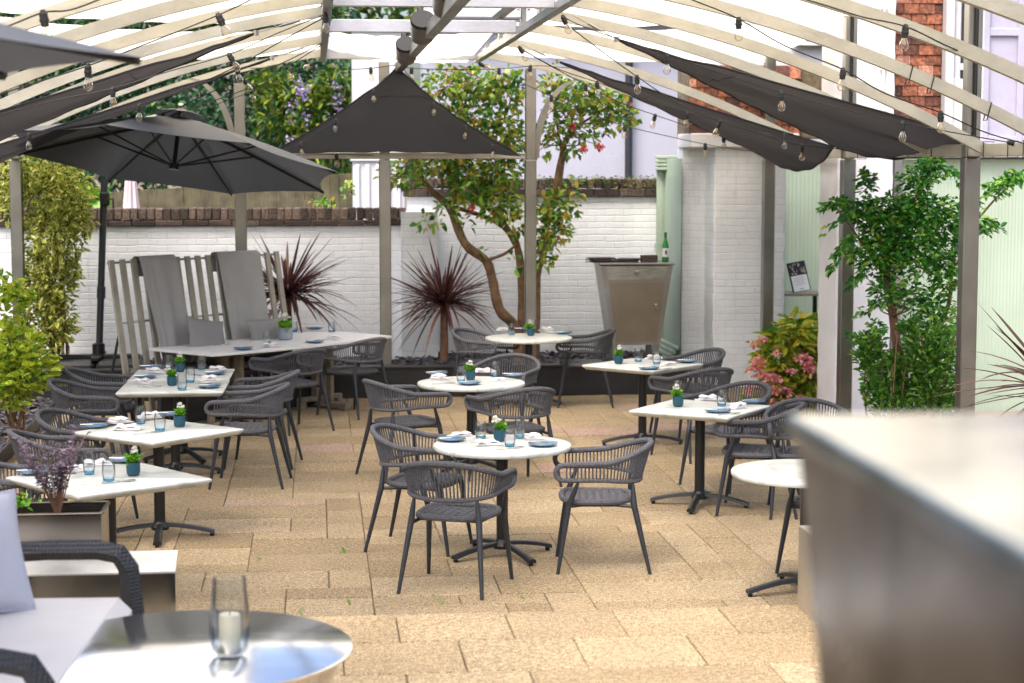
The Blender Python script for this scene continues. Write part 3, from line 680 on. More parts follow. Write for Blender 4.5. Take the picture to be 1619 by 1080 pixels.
for i, (y0, y1) in enumerate([(17.5, 21.1), (14.2, 17.4), (10.85, 14.0), (7.6, 10.7)]):
    nm = ['farthest', 'second', 'third', 'nearest'][i]
    can(sheet(RXR + .04, XR + .05, 3.80 + .03 * i, outz(y0), outz(y1), y0, y1, .05, .1), f'cream canopy sheet over the {nm} bay on the right side')
    can(sheet(RXL - .04, XL - .05, 3.80 + .03 * i, outz(y0), outz(y1), y0 + .15, y1 - .1, .08, .25), f'cream canopy sheet over the {nm} bay on the left side')

# dark shade sails
def sail(A, B, C, label, sag=.1, edge=.12, n_=26, wires=(), droop=0.0):
    A, B, C = map(Vector, (A, B, C)); b = MB(); vs = []; idx = {}
    for i in range(n_ + 1):
        for j in range(n_ + 1 - i):
            u = i / n_; v = j / n_; w_ = 1 - u - v
            # pull edges inward for catenary hems
            du = edge * 4 * v * w_ * (1 - u) ** 4; dv = edge * 4 * u * w_ * (1 - v) ** 4; dw = edge * 4 * u * v * (1 - w_) ** 4
            if droop: dw = -.03 * 4 * u * v * (1 - w_) ** 4
            a, c, d = w_ + dw, u + du, v + dv; s_ = a + c + d
            p = (A * a + B * c + C * d) / s_
            p.z -= droop * 4 * u * v * (1 - w_) ** 2
            p.z -= sag * 27 * u * v * w_ + .011 * math.sin(26 * u / (u + v + .15) + 3 * v) * min(1, 5 * w_ * (u + v)) * (1 - .5 * u) + .006 * math.sin(40 * v + 9 * u)
            idx[(i, j)] = len(vs); vs.append(tuple(p))
    fs = []
    for i in range(n_):
        for j in range(n_ - i):
            fs.append((idx[(i, j)], idx[(i + 1, j)], idx[(i, j + 1)]))
            if i + j < n_ - 1: fs.append((idx[(i + 1, j)], idx[(i + 1, j + 1)], idx[(i, j + 1)]))
    b.add(vs, fs)
    root = empty('shade_sail', tuple(A), label=label, cat='shade sail', group='charcoal triangular shade sails')
    o = b.build('fabric', M['sail'], root, loc=-A)
    h = MB()
    for e in ([(i, 0) for i in range(n_ + 1)], [(0, j) for j in range(n_ + 1)], [(i, n_ - i) for i in range(n_ + 1)]):
        h.tube([vs[idx[k]] for k in e], .009, 5)
    h.build('hem', M['sail'], root, loc=-A)
    for q in (9,): h = MB(); h.tube([Vector(vs[idx[(k, q - k)]]) - Vector((0, .004, .003)) for k in range(q + 1)], .0022, 4); h.build('seam', M['sail'], root, loc=-A)
    if wires:
        for p, q in wires:
            k = MB(); p, q = Vector(p), Vector(q); k.tube([p, q], .004, 5); k.tube([p.lerp(q, .35), p.lerp(q, .65)], .010, 6)
            k.lathe([(.001, -.02), (.02, -.02), (.02, .02), (.001, .02)], 8, tuple(q))
            k.build('turnbuckle', M['steel'], root, loc=-A)
    return root
hkR1, hkR2 = Vector((RXR, 14.1, 3.60)), Vector((RXR, 17.2, 3.60)); hkL1, hkL2 = Vector((RXL, 14.1, 3.60)), Vector((RXL, 17.2, 3.60))
PR = {y: Vector((XR - .07, y, 2.68)) for y in (20.6, 17.46, 14.1)}
A = aty(975, 62, 14.4); B = aty(1538, 214, 14.1); C = aty(1322, 232, 17.3)
sail(A, B, C, 'charcoal triangular sail nearest on the right, reaching the big right post', .02, .012, wires=[(aty(905, 24, 14.2), A), (PR[14.1] + Vector((0, 0, .02)), B)], droop=.12)
A = aty(882, 97, 17.3); B = aty(1318, 232, 17.4); C = aty(1206, 246, 20.4)
sail(A, B, C, 'charcoal triangular sail farther right, above the white brick pillar', .03, .015, wires=[(aty(824, 70, 17.2), A)], droop=.17)
A = aty(405, 52, 14.4); B = Vector((XL + .1, 14.1, 2.70)); C = Vector((XL + .1, 17.3, 2.66))
sail(A, B, C, 'dark triangular sail on the left nearer the camera, above the string bulbs', .05, .02, wires=[(aty(512, 22, 14.0), A)], droop=.12)
A = aty(430, 92, 17.4); B = Vector((XL + .1, 17.5, 2.66)); C = aty(30, 236, 20.4)
sail(A, B, C, 'dark triangular sail on the left just above the cantilever parasol', .04, .02, wires=[(aty(508, 66, 17.2), A)], droop=.12)
A = aty(629, 107, 20.45); B = aty(424, 243, 20.3); C = aty(822, 245, 20.3)
sail(A, B, C, 'charcoal triangular sail filling the far gable between three posts', -.06, .035, wires=[(aty(836, 244, 20.5), C), (aty(385, 242, 20.5), B), (aty(629, 97, 20.55), A)])

# infrared heaters under the ridge beam
def heater(px, py, Y, label):
    c = aty(px, py, Y); r = empty('patio_heater', tuple(c), R(-3), label, 'heater', 'cylindrical electric heaters on the ridge beam'); r.rotation_euler.x = R(-17); r.scale = (.9, .9, .9)
    E = lambda rr, y, k=.78: [(rr * math.cos(2 * math.pi * j / 24), y, rr * k * math.sin(2 * math.pi * j / 24)) for j in range(24)]
    b = MB(); b.rings([E(.001, -.245), E(.10, -.245), E(.108, -.235), E(.108, -.19), E(.10, -.185)]); b.build('end_cap', M['cable'], r)
    b = MB(); b.rings([E(.098, -.19), E(.1, .2), E(.085, .22)]); b.build('body', M['steel'], r)
    b = MB()
    for k in range(12): b.tube(E(.103, -.17 + .03 * k), .0035, 5, closed=True)
    b.build('grille', M['steel'], r)
    b = MB(); b.box((-.02, -.15, .12), (.06, .05, .12), bev=.01); b.box((-.02, .12, .15), (.04, .04, .18), bev=.01); b.build('bracket', M['black'], r)
    b = MB(); b.tube([(.1, -.15, .02), (.13, -.12, .06), (.11, -.05, .10), (.0, 0, .14)], .006, 6); b.build('cable', M['cable'], r)
heater(642, 82, 17.6, 'farthest cylindrical black capped heater, directly above the gable sail tip')
heater(668, 46, 15.0, 'middle cylindrical heater with black end cap on the ridge beam')
heater(706, 0, 12.9, 'nearest cylindrical heater cut off by the top of the picture')

# ---- string lights
sock = MB(); sock.lathe([(.004, .012), (.010, .010), (.013, 0), (.0165, -.004), (.0165, -.022), (.0185, -.024), (.0185, -.034), (.016, -.036), (.0155, -.052), (.012, -.054)], 12)
SOCK = sock.build('socket', M['blackp']); SOCKM = SOCK.data; bpy.data.objects.remove(SOCK)
bu = MB(); bu.lathe([(.011, -.050), (.013, -.060), (.020, -.074), (.0235, -.088), (.022, -.101), (.016, -.112), (.007, -.117), (.001, -.118)], 14, cap0=False)
BU = bu.build('bulb', M['bulbglass']); BUM = BU.data; bpy.data.objects.remove(BU)
fi = MB()
for k in range(4):
    a = k * math.pi / 2; fi.tube([(.003 * math.cos(a), .003 * math.sin(a), -.055), (.010 * math.cos(a), .010 * math.sin(a), -.092)], .0012, 4)
FI = fi.build('filament', M['filament']); FIM = FI.data; bpy.data.objects.remove(FI)
def string(label, pts, Y0, Y1, bulbs, sc_=1.2):
    n_ = len(pts); xs = [p[0] for p in pts]; span = xs[-1] - xs[0]
    W3 = [aty(p[0], p[1], Y0 + (Y1 - Y0) * (p[0] - xs[0]) / span) for p in pts]
    O = W3[0]; r = empty('string_light', tuple(O), 0, label, 'string lights', 'festoon lights strung across the pergola')
    out = []
    for i in range(n_ - 1):
        for k in range(6):
            t = k / 6; p0, p1, p2, p3 = W3[max(i - 1, 0)], W3[i], W3[i + 1], W3[min(i + 2, n_ - 1)]
            out.append(.5 * ((2 * p1) + (p2 - p0) * t + (2 * p0 - 5 * p1 + 4 * p2 - p3) * t * t + (3 * p1 - p0 - 3 * p2 + p3) * t ** 3) - O)
    out.append(W3[-1] - O)
    b = MB(); b.tube(out, .0045, 6); b.build('cable', M['cable'], r)
    for bx in bulbs:
        tilt = 0
        if isinstance(bx, tuple): bx, tilt = bx
        best = None
        for i in range(len(pts) - 1):
            if (xs[i] - bx) * (xs[i + 1] - bx) <= 0:
                t = (bx - xs[i]) / (xs[i + 1] - xs[i] + 1e-9); best = out[min(len(out) - 1, i * 6 + int(t * 6))].lerp(out[min(len(out) - 1, i * 6 + int(t * 6) + 1)], t * 6 - int(t * 6))
        if best is None: continue
        s_ = bpy.data.objects.new('socket', SOCKM); COL.objects.link(s_); s_.parent = r; s_.location = best; s_.rotation_euler = (random.gauss(0, .06), R(tilt) + random.gauss(0, .05), random.uniform(0, 3)); 
        if tilt: s_.rotation_euler = (0, R(tilt), 0)
        s_.scale = (sc_,) * 3
        g = bpy.data.objects.new('bulb', BUM); COL.objects.link(g); g.parent = s_
        f_ = bpy.data.objects.new('filament', FIM); COL.objects.link(f_); f_.parent = s_
string('festoon string at the top left corner with one bulb', [(-30, 50), (10, 42), (68, 20), (110, 16), (160, -2), (200, -20)], 8.6, 9.0, [(68, -8)])
string('festoon string on the left passing above the near parasol tip', [(-20, 158), (0, 149), (139, 104), (240, 66), (345, 24), (400, -2), (420, -12)], 10.6, 10.9, [139, (345, -25)])
string('topmost festoon string from the left truss with a bulb over the left sail', [(-60, 196), (0, 181), (90, 158), (178, 140), (270, 112), (362, 86), (440, 52), (516, 22)], 14.2, 14.0, [178, (362, -30), 514])
string('festoon string from the left truss crossing the left sails to the left post', [(8, 218), (46, 212), (130, 194), (221, 166), (300, 138), (374, 105), (450, 62), (515, 26)], 17.4, 14.0, [46, 221, (374, -12)])
string('festoon string from the left truss ending over the yellow hedge', [(14, 228), (95, 220), (180, 206), (258, 180), (320, 152), (384, 124), (450, 98), (509, 68)], 19.8, 17.1, [95, 258, (384, -32)])
string('festoon string just below it from the same truss hook', [(30, 232), (80, 226), (135, 213), (256, 187), (330, 162), (396, 138), (450, 108), (510, 70)], 20.3, 17.1, [135, 256, (396, -12)])
string('festoon string from the gable corner over the cantilever parasol', [(40, 236), (90, 228), (149, 217), (283, 184), (370, 155), (459, 120), (499, 98)], 20.4, 20.2, [149, 283, (497, 60)])
string('straight festoon string along the far gable', [(395, 108), (462, 107), (537, 110), (586, 108), (629, 103), (651, 108), (720, 110), (789, 109), (850, 104), (900, 108)], 20.45, 20.45, [462, 586, 651, 789, 838])
string('festoon string edging the left half of the gable sail', [(629, 104), (591, 142), (531, 189), (476, 226), (428, 244)], 20.25, 20.2, [591, 531, 476])
string('festoon string edging the right half of the gable sail', [(632, 104), (660, 134), (685, 163), (736, 200), (779, 230), (822, 246)], 20.25, 20.2, [685, 736, 779])
string('short festoon string with a bulb under the gable tie beam', [(424, 246), (480, 245), (532, 244), (590, 246)], 20.5, 20.5, [532])
string('long festoon string from the right truss running over the nearest right sail', [(890, 26), (930, 45), (1055, 88), (1140, 116), (1235, 146), (1330, 172), (1427, 194), (1520, 212), (1600, 226)], 14.2, 13.1, [(890, -22), 1055, 1235, 1427, (1592, -80)])
string('festoon string from the right truss dropping to the second right post', [(895, 38), (950, 80), (1007, 121), (1070, 162), (1138, 192), (1190, 208), (1243, 225), (1268, 230), (1330, 236)], 14.2, 17.3, [1007, (1138, 18), 1268])
string('festoon string from the far right truss crossing the tiled wall', [(820, 74), (880, 108), (944, 130), (1010, 155), (1087, 178), (1160, 196), (1240, 212), (1320, 233)], 17.2, 17.4, [(822, -30), 944, 1087, 1240])
string('festoon string from the far right truss running to the corner post', [(824, 78), (870, 104), (926, 134), (975, 160), (1036, 182), (1090, 200), (1144, 216), (1185, 228), (1210, 236)], 17.2, 20.2, [926, (1036, 14), 1144])
string('lowest festoon string from the gable end across the camellia', [(757, 100), (800, 120), (872, 152), (930, 178), (988, 199), (1050, 214), (1115, 228), (1170, 237), (1212, 240)], 20.3, 20.3, [(758, -60), 872, 988, 1115])
string('festoon string high on the right with a large bulb over the canopy', [(1060, -14), (1100, 2), (1168, 30), (1240, 72), (1333, 110), (1400, 148), (1487, 178), (1560, 210), (1640, 232)], 11.6, 12.6, [1168, (1333, 4), 1487])
string('festoon string tied to the nearest right rib at the top corner', [(1255, -6), (1310, 10), (1364, 27), (1432, 42), (1500, 74), (1560, 98), (1640, 130)], 9.9, 11.2, [(1432, 5)])
# ================================================================ ROPE CHAIR
def make_chair():
    r = empty('rope_chair')
    def plan(s, k=1.0, back=1.0):   # s in [-1,1], 0 = centre of back
        a = s * 1.62
        if abs(a) <= math.pi / 2: x = .292 * math.sin(a); y = -.035 - .265 * math.cos(a) * back
        else:
            e = (abs(a) - math.pi / 2) / (1.62 - math.pi / 2); x = .292 * (1 if a > 0 else -1); y = -.035
        return x * k, y
    # arc-length style sampling: back arc then straight arms
    def rail(u, top):               # u in [0,1] left arm front -> right arm front
        L0 = .26; La = .92; tot = 2 * L0 + La; d = u * tot
        if d < L0: x, y = -.305, -.035 + (L0 - d)
        elif d > L0 + La: x, y = .305, -.035 + (d - L0 - La)
        else:
            a = -math.pi / 2 + math.pi * (d - L0) / La; x, y = .305 * math.sin(a), -.035 - .275 * math.cos(a)
        c = max(0, -(y + .035)) / .275; arm = max(0, y + .035) / .26
        if top: z = .705 + .095 * c ** 1.3 - .012 * arm; x *= 1 - .05 * arm; y -= .02 * c
        else: z = .595 - .025 * c; x *= .90 + .02 * arm; y = y * (1 - .14 * c)
        return Vector((x, y, z))
    b = MB(); n_ = 44
    top = [rail(i / n_, True) for i in range(n_ + 1)]; bot = [rail(i / n_, False) for i in range(n_ + 1)]
    def cap(p, q, sgn):
        m = (p + q) / 2; h = (p - q) / 2; out = []
        for k in range(1, 6):
            a = math.pi * k / 6; out.append(m + h * math.cos(a) + Vector((0, .052, 0)) * math.sin(a))
        return out
    loop = top + cap(top[-1], bot[-1], 1) + bot[::-1] + cap(top[0], bot[0], -1)[::-1]
    rad = [.0185] * (n_ + 1) + [.017] * 5 + [.0145] * (n_ + 1) + [.017] * 5
    b.tube(loop, rad, 9, closed=True)
    for i in range(62):
        u = .012 + .976 * i / 61; p, q = rail(u, True), rail(u, False)
        out = Vector((p.x, p.y + .03, 0)).normalized() * .007
        b.tube([p - Vector((0, 0, .006)), (p + q) / 2 + out * .3, q], [.0060, .0052, .0060], 5, cap=False)
    for u in (.012, .988):
        pass
    b.build('backrest', M['rope'], r)
    # seat
    def outline(k, n=40):
        o = []
        for i in range(n):
            a = 2 * math.pi * i / n; c, s_ = math.cos(a), math.sin(a); e = 2 / 3.4
            x = math.copysign(abs(c) ** e, c); y = math.copysign(abs(s_) ** e, s_)
            wx = .225 + .018 * y; o.append((x * wx * k, .015 + y * .222 * k))
        return o
    b = MB(); rim = [Vector((x, y, .448 + .006 * (y / .22) ** 2)) for x, y in outline(1)]
    b.tube(rim, .0185, 8, closed=True)
    def inside(x, y):
        yy = (y - .015) / .222; wx = .225 + .018 * yy; return abs(x / wx) ** 3.4 + abs(yy) ** 3.4 < .98
    pit = .034; wd = .0095
    for fam in (1, -1):
        for k in range(-17, 18):
            c0 = k * pit; seg = []
            for i in range(-48, 49):
                t = i * pit / 4; x = (t + c0) / 1.4142 * 1; y = fam * (t - c0) / 1.4142
                ph = math.pi * t / pit
                z = .452 - .010 * (1 - (x / .24) ** 2) + .0042 * math.cos(ph + (math.pi if fam < 0 else 0) + k * math.pi)
                if inside(x, y + .015): seg.append(Vector((x, y + .015, z)))
            if len(seg) > 2: b.tube(seg, wd, 4, cap=False, flat=.45)
    b.build('seat', M['rope'], r)
    b = MB()
    for s_ in (-1, 1):
        b.tube([(s_ * .235, .19, .425), (s_ * .20, .12, .427), (s_ * .19, -.1, .427), (s_ * .205, -.205, .42)], .0115, 8)
    b.tube([(-.20, .14, .427), (.20, .14, .427)], .011, 8); b.tube([(-.19, -.12, .427), (.19, -.12, .427)], .011, 8)
    b.build('seat_frame', M['char'], r)
    for sx in (-1, 1):
        f_, k_, t_ = Vector((sx * .272, .262, 0)), Vector((sx * .243, .195, .43)), Vector((sx * .278, .13, .597))
        b = MB(); b.tube([f_, f_.lerp(k_, .5), k_ - (k_ - f_) * .04, k_, k_ + (t_ - k_) * .10, k_.lerp(t_, .55), t_], [.0115, .0155, .019, .0195, .019, .015, .0085], 10); b.build('leg', M['char'], r)
        f_, k_, t_ = Vector((sx * .262, -.315, 0)), Vector((sx * .213, -.215, .43)), Vector((sx * .196, -.205, .58))
        b = MB(); b.tube([f_, f_.lerp(k_, .5), k_ - (k_ - f_) * .04, k_, k_ + (t_ - k_) * .10, k_.lerp(t_, .55), t_], [.0115, .0155, .019, .0195, .019, .015, .0085], 10); b.build('leg', M['char'], r)
    return r
proto = make_chair(); first = [True]
def chair(px, py, face, label):
    p = atz(px, py, 0); fx, fy = face
    o = proto if first[0] else copy_tree(proto); first[0] = False
    o.location = (p.x, p.y, 0); o.rotation_euler = (0, 0, math.atan2(-fx, fy))
    tag(o, label, 'chair', 'grey rope chairs around the dining tables'); return o
chair(722, 926, (.42, 1), 'grey rope chair with its back to the camera at the near round table')
chair(946, 894, (-1, .12), 'grey rope chair standing clear on the right of the near round table')
chair(668, 864, (1, -.38), 'grey rope chair at the left behind the near round table')
chair(812, 765, (-.40, 1), 'grey rope chair with its back turned between the near and middle round tables')
chair(640, 752, (1, .45), 'grey rope chair on the left of the middle round table')
chair(797, 705, (-.5, -1), 'grey rope chair on the far side of the middle round table')
chair(765, 641, (.9, -.55), 'grey rope chair left of the farthest round table by the planter')
chair(922, 640, (-1, .15), 'grey rope chair right of the farthest round table below the steel cabinet')
chair(1088, 688, (-1, -.35), 'grey rope chair on the far right side of the far square table')
chair(1097, 722, (-.45, 1), 'grey rope chair with its back to the camera between the two right hand square tables')
chair(1150, 768, (-.9, -.6), 'grey rope chair behind the near right square table')
chair(1196, 808, (-1, .35), 'grey rope chair at the right of the near right square table')
chair(1322, 905, (-.8, .9), 'grey rope chair mostly hidden behind the steel counter')
chair(1275, 812, (-.2, -1), 'grey rope chair beyond the right round table, partly behind the counter')
chair(392, 765, (-1, .12), 'grey rope chair right of the long pushed together tables, nearer of the two')
chair(412, 735, (-1, .15), 'grey rope chair right of the long pushed together tables, farther of the two')
chair(168, 728, (1, .0), 'grey rope chair left of the long pushed together tables, farthest on that side')
chair(147, 757, (1, -.1), 'second grey rope chair on the left side of the long pushed together tables')
chair(138, 828, (1, -.35), 'grey rope chair at the left corner of the second left square table')
chair(100, 868, (1, .25), 'grey rope chair squeezed between the two nearest left tables')
chair(38, 935, (1, .12), 'grey rope chair at the left edge behind the purple sprig planter')
chair(462, 680, (-.6, .8), 'grey rope chair at the boat shaped table, nearer of the two in front of it')
chair(560, 656, (-.75, .75), 'grey rope chair at the right end of the boat shaped table')

# ================================================================ TABLES
def pedestal(r, rot, big=.34):
    b = MB(); b.lathe([(.038, .06), (.038, .70), (.05, .702)], 20); b.build('column', M['black'], r)
    b = MB(); b.lathe([(.060, .055), (.062, .075), (.045, .10), (.04, .115)], 20); b.build('hub', M['black'], r); b = MB(); b.box((0, 0, .694), (.30, .30, .006), rz=rot); b.build('mount_plate', M['black'], r)
    for k in range(4):
        a = rot + k * math.pi / 2; b = MB(); rg = []
        for i in range(11):
            t = i / 10; d = .03 + big * t; z = .085 - .055 * t ** 1.8 ; w_ = .024 + .006 * t; h = .012
            c, s_ = math.cos(a), math.sin(a)
            rg.append([(d * c - q * w_ * s_, d * s_ + q * w_ * c, z + e * h) for q, e in ((-1, -1), (1, -1), (.8, .8), (.3, 1.25), (-.3, 1.25), (-.8, .8))])
        b.rings(rg); b.lathe([(.014, 0), (.016, .02)], 10, ((big + .012) * math.cos(a), (big + .012) * math.sin(a), 0)); b.build('foot', M['black'], r)
def round_table(p, label, rot=.5, d=.9):
    r = empty('round_table', (p.x, p.y, 0), 0, label, 'table', 'round cafe tables with pale marbled tops')
    R_ = d / 2; b = MB(); b.lathe([(R_ - .03, .705), (R_ - .006, .709), (R_, .717), (R_, .731), (R_ - .004, .738), (R_ - .012, .74)], 72); b.build('tabletop', M['marble'], r)
    pedestal(r, rot); return r
def square_table(c, ang, label, s_=.82, rot=None):
    r = empty('square_table', (c[0], c[1], 0), 0, label, 'table', 'square tables with pale marbled tops')
    def sq(h, rr=.014):
        o = []
        for cx, cy, a0 in ((h - rr, h - rr, 0), (-h + rr, h - rr, 90), (-h + rr, -h + rr, 180), (h - rr, -h + rr, 270)):
            for k in range(5):
                a = R(a0 + k * 22.5); x, y = cx + rr * math.cos(a), cy + rr * math.sin(a)
                o.append((x * math.cos(ang) - y * math.sin(ang), x * math.sin(ang) + y * math.cos(ang)))
        return o
    h = s_ / 2; b = MB(); b.rings([[(x, y, z) for x, y in sq(hh)] for hh, z in ((h - .05, .697), (h - .03, .699), (h - .003, .722), (h, .729), (h - .001, .736), (h - .006, .74))]); b.build('tabletop', M['marble'], r)
    pedestal(r, ang + R(45) if rot is None else rot); return r
def cen(L): return (sum(p.x for p in L) / len(L), sum(p.y for p in L) / len(L))
P_T1 = atz(794, 702, .74); P_T2 = atz(745, 604, .74); P_T3 = atz(836, 533, .74); P_T4 = atz(1276, 744, .74)
round_table(P_T1, 'nearest round table, in the middle, with a white flowering pot', .45)
round_table(P_T2, 'middle round table of the central row with its top seen between chair backs', .8)
round_table(P_T3, 'farthest round table in front of the black planter wall', .3, .92)
round_table(P_T4, 'round table at the right, half hidden by the steel counter, with no cutlery in view', .15)
def diag(pL, pR):
    a, b_ = atz(*pL, .74), atz(*pR, .74); c = (a + b_) / 2; d = b_ - a; return (c.x, c.y), math.atan2(d.y, d.x) + R(45), d.length / 1.4142
c5, a5, s5 = diag((919, 577), (1113, 575)); square_table(c5, a5, 'far square table on the right near the white brick pillar', s5)
c6, a6, s6 = diag((993, 649), (1219, 641)); square_table(c6, a6, 'near square table on the right with four splayed feet in clear view', s6, a6 + .25)
c7, a7, s7 = diag((8, 754), (337, 757)); square_table(c7, a7, 'nearest square table on the left beside the purple sprig planter', s7)
c8, a8, s8 = diag((112, 683), (387, 678)); square_table(c8, a8, 'square table on the left in front of the long pushed together tables', s8)
square_table((-1.165, 15.40), R(-1), 'nearer of the two left tables pushed together into one long table', .85, R(10))
square_table((-1.16, 16.255), R(-1), 'farther of the two left tables pushed together, close to the bench', .85, R(30))
# boat-shaped table
tl_, tn, tr, tb2, tbl = atz(245, 548, .74), atz(327, 563, .74), atz(603, 534, .74), atz(540, 520, .74), atz(325, 532, .74)
cx = (tl_ + tn + tr + tb2) / 4; ax = ((tr + tb2) / 2 - (tl_ + tn) / 2); LEN = ax.length; ang = math.atan2(ax.y, ax.x)
bt = empty('boat_table', (cx.x, cx.y, 0), ang, 'long boat shaped white topped table with bleached wooden trestle in front of the slatted bench', 'table')
o_ = []; HL = LEN / 2; we, wm = .46, .57
for i in range(21): t = -1 + 2 * i / 20; o_.append((t * HL, -(we + (wm - we) * (1 - t * t))))
for i in range(21): t = 1 - 2 * i / 20; o_.append((t * HL, (we + (wm - we) * (1 - t * t))))
b = MB(); b.rings([[(x * k, y * k, z) for x, y in o_] for k, z in ((.985, .712), (1, .716), (1, .736), (.997, .74))]); b.build('tabletop', M['white_top'], bt)
for s_ in (-1, 1):
    b = MB(); x = s_ * HL * .50
    for q in (-1, 1): b.box((x + q * .06, 0, .39), (.055, .09, .64), bev=.006)
    for q in (-1, 1): b.box((x, q * .16, .39), (.05, .07, .64), bev=.006)
    b.box((x, 0, .69), (.14, .7, .04), bev=.006); b.box((x, 0, .045), (.10, .86, .06), bev=.01); b.box((x, 0, .10), (.62, .08, .05), bev=.01)
    for q in (-1, 1): b.box((x, q * .38, .015), (.11, .09, .03), bev=.006); b.box((x + q * .27, 0, .04), (.08, .09, .075), bev=.006)
    b.build('trestle', M['driftwood'], bt)
b = MB(); b.box((0, 0, .66), (HL * 1.1, .05, .05), bev=.005); b.build('rail', M['driftwood'], bt)

# ================================================================ TABLEWARE
def proto_plate():
    r = empty('side_plate'); b = MB(); b.lathe([(.001, .006), (.052, .006), (.062, .010), (.094, .019), (.096, .0165), (.064, .004), (.05, .0), (.001, .0)], 40, cap0=False, cap1=False); b.build('dish', M['blue'], r); return r
def proto_glass():
    r = empty('water_glass'); b = MB(); b.lathe([(.030, .004), (.036, .03), (.0385, .06), (.0365, .095), (.033, .125), (.0318, .1255), (.035, .095), (.037, .06), (.034, .03), (.027, .014), (.001, .012)], 28, cap0=False, cap1=False); b.build('bowl', M['glass'], r)
    b = MB(); b.lathe([(.001, .0), (.029, .0), (.031, .006), (.0335, .020), (.032, .021), (.027, .012), (.001, .011)], 28, cap0=False, cap1=False); b.build('blue_base', M['glassblue'], r); return r
def proto_pot():
    r = empty('flower_pot'); b = MB(); rg = []
    for rr, z in ((.028, 0), (.034, .004), (.0385, .02), (.040, .05), (.0405, .078), (.037, .079), (.036, .065)):
        rg.append([((rr + .0012 * (k % 2) * (.004 < z < .077)) * math.cos(2 * math.pi * k / 48), (rr + .0012 * (k % 2) * (.004 < z < .077)) * math.sin(2 * math.pi * k / 48), z) for k in range(48)])
    b.rings(rg); b.build('pot', M['teal'], r); pot_plant(r, 1); return r
def pot_plant(r, k, z0=.072, n=85, h=.07, tall=.0):
    P = []; D = []; L = []
    for i in range(n):
        a = random.uniform(0, 6.283); e = random.uniform(.05, 1.3); rr = random.uniform(.0, .032) * k; d = Vector((math.cos(a) * math.cos(e), math.sin(a) * math.cos(e), math.sin(e)))
        P.append((rr * math.cos(a), rr * math.sin(a), z0 + random.uniform(0, .045) * k)); D.append(tuple(d)); L.append(random.uniform(.018, .034) * k)
    leaf_mesh('foliage', P, D, L, .85, M['potleaf'], r, shape=(.45, .8))
    P = []; D = []; L = []
    for i in range(9):
        a = random.uniform(0, 6.283); rr = random.uniform(0, .028) * k; c = Vector((rr * math.cos(a), rr * math.sin(a), z0 + random.uniform(.05, .10) * k + tall * random.random()))
        for q in range(12):
            e = 2 * math.pi * q / 6; P.append(tuple(c)); D.append((math.cos(e), math.sin(e), random.uniform(-.1, .9))); L.append(.015 * k)
    leaf_mesh('flower', P, D, L, .85, M['white_petal'], r, shape=(.5, .85))
def proto_napkin(seed, a_=.095, b_=.055):
    rd = random.Random(seed); r = empty('napkin'); b = MB(); ph = [rd.uniform(0, 6.3) for _ in range(8)]
    for layer in range(4):
        sx = a_ * (1 - .10 * layer) ; sy = b_ * (1 - .05 * layer); dx = rd.uniform(-.012, .012); rot = rd.uniform(-.14, .14) + .05 * layer
        def fn_(u, v):
            x = (u - .5) * 2 * sx; y = (v - .5) * 2 * sy
            edge = 1 - max(abs(u - .5), abs(v - .5)) * 2
            z = .003 + .0055 * layer + .008 * abs(math.sin(ph[layer] + 4.5 * u + 2.5 * v)) ** .7 * min(1, .35 + edge * 4) * (.3 + .3 * layer) + .002 * math.sin(11 * u * v + ph[layer + 4])
            if layer == 3: z += .010 * abs(math.sin(5.2 * u + ph[0]))
            if u < .03 or u > .97 or v < .03 or v > .97: z = max(.001, z - .003)
            c, s_ = math.cos(rot), math.sin(rot); return (x * c - y * s_ + dx, x * s_ + y * c, z)
        b.grid(fn_, 16, 10)
    b.build('cloth', M['napkin'], r); return r
def proto_knife():
    r = empty('knife'); b = MB(); b.box((-.05, 0, .004), (.09, .011, .006), bev=.0025); b.build('handle', M['cutlery'], r)
    b = MB(); b.prism([(-.006, -.007), (.085, -.008), (.105, -.002), (.108, .005), (-.006, .006)], .003, .0048); b.build('blade', M['cutlery'], r); return r
def proto_fork():
    r = empty('fork'); b = MB(); b.tube([(-.095, 0, .004), (-.02, 0, .005), (.03, 0, .008)], [.006, .0035, .003], 6, flat=.5); b.build('handle', M['cutlery'], r)
    b = MB(); b.box((.045, 0, .0085), (.03, .02, .003), bev=.001)
    for k in range(4): b.box((.078, -.0085 + k * .0057, .010), (.042, .0028, .002))
    b.build('tines', M['cutlery'], r); return r
PROTO = dict(plate=proto_plate(), glass=proto_glass(), pot=proto_pot(), n1=proto_napkin(1), n2=proto_napkin(5, .075, .07), n3=proto_napkin(9, .085, .05), knife=proto_knife(), fork=proto_fork())
USED = set()
GR = dict(plate=('plate', 'blue side plates on the dining tables'), glass=('glass', 'blue based water glasses on the dining tables'), pot=('potted plant', 'small teal flower pots on the dining tables'),
          n1=('napkin', 'white linen napkins on the dining tables'), n2=('napkin', 'white linen napkins on the dining tables'), n3=('napkin', 'white linen napkins on the dining tables'),
          knife=('knife', 'knives laid on the dining tables'), fork=('fork', 'forks laid on the dining tables'))
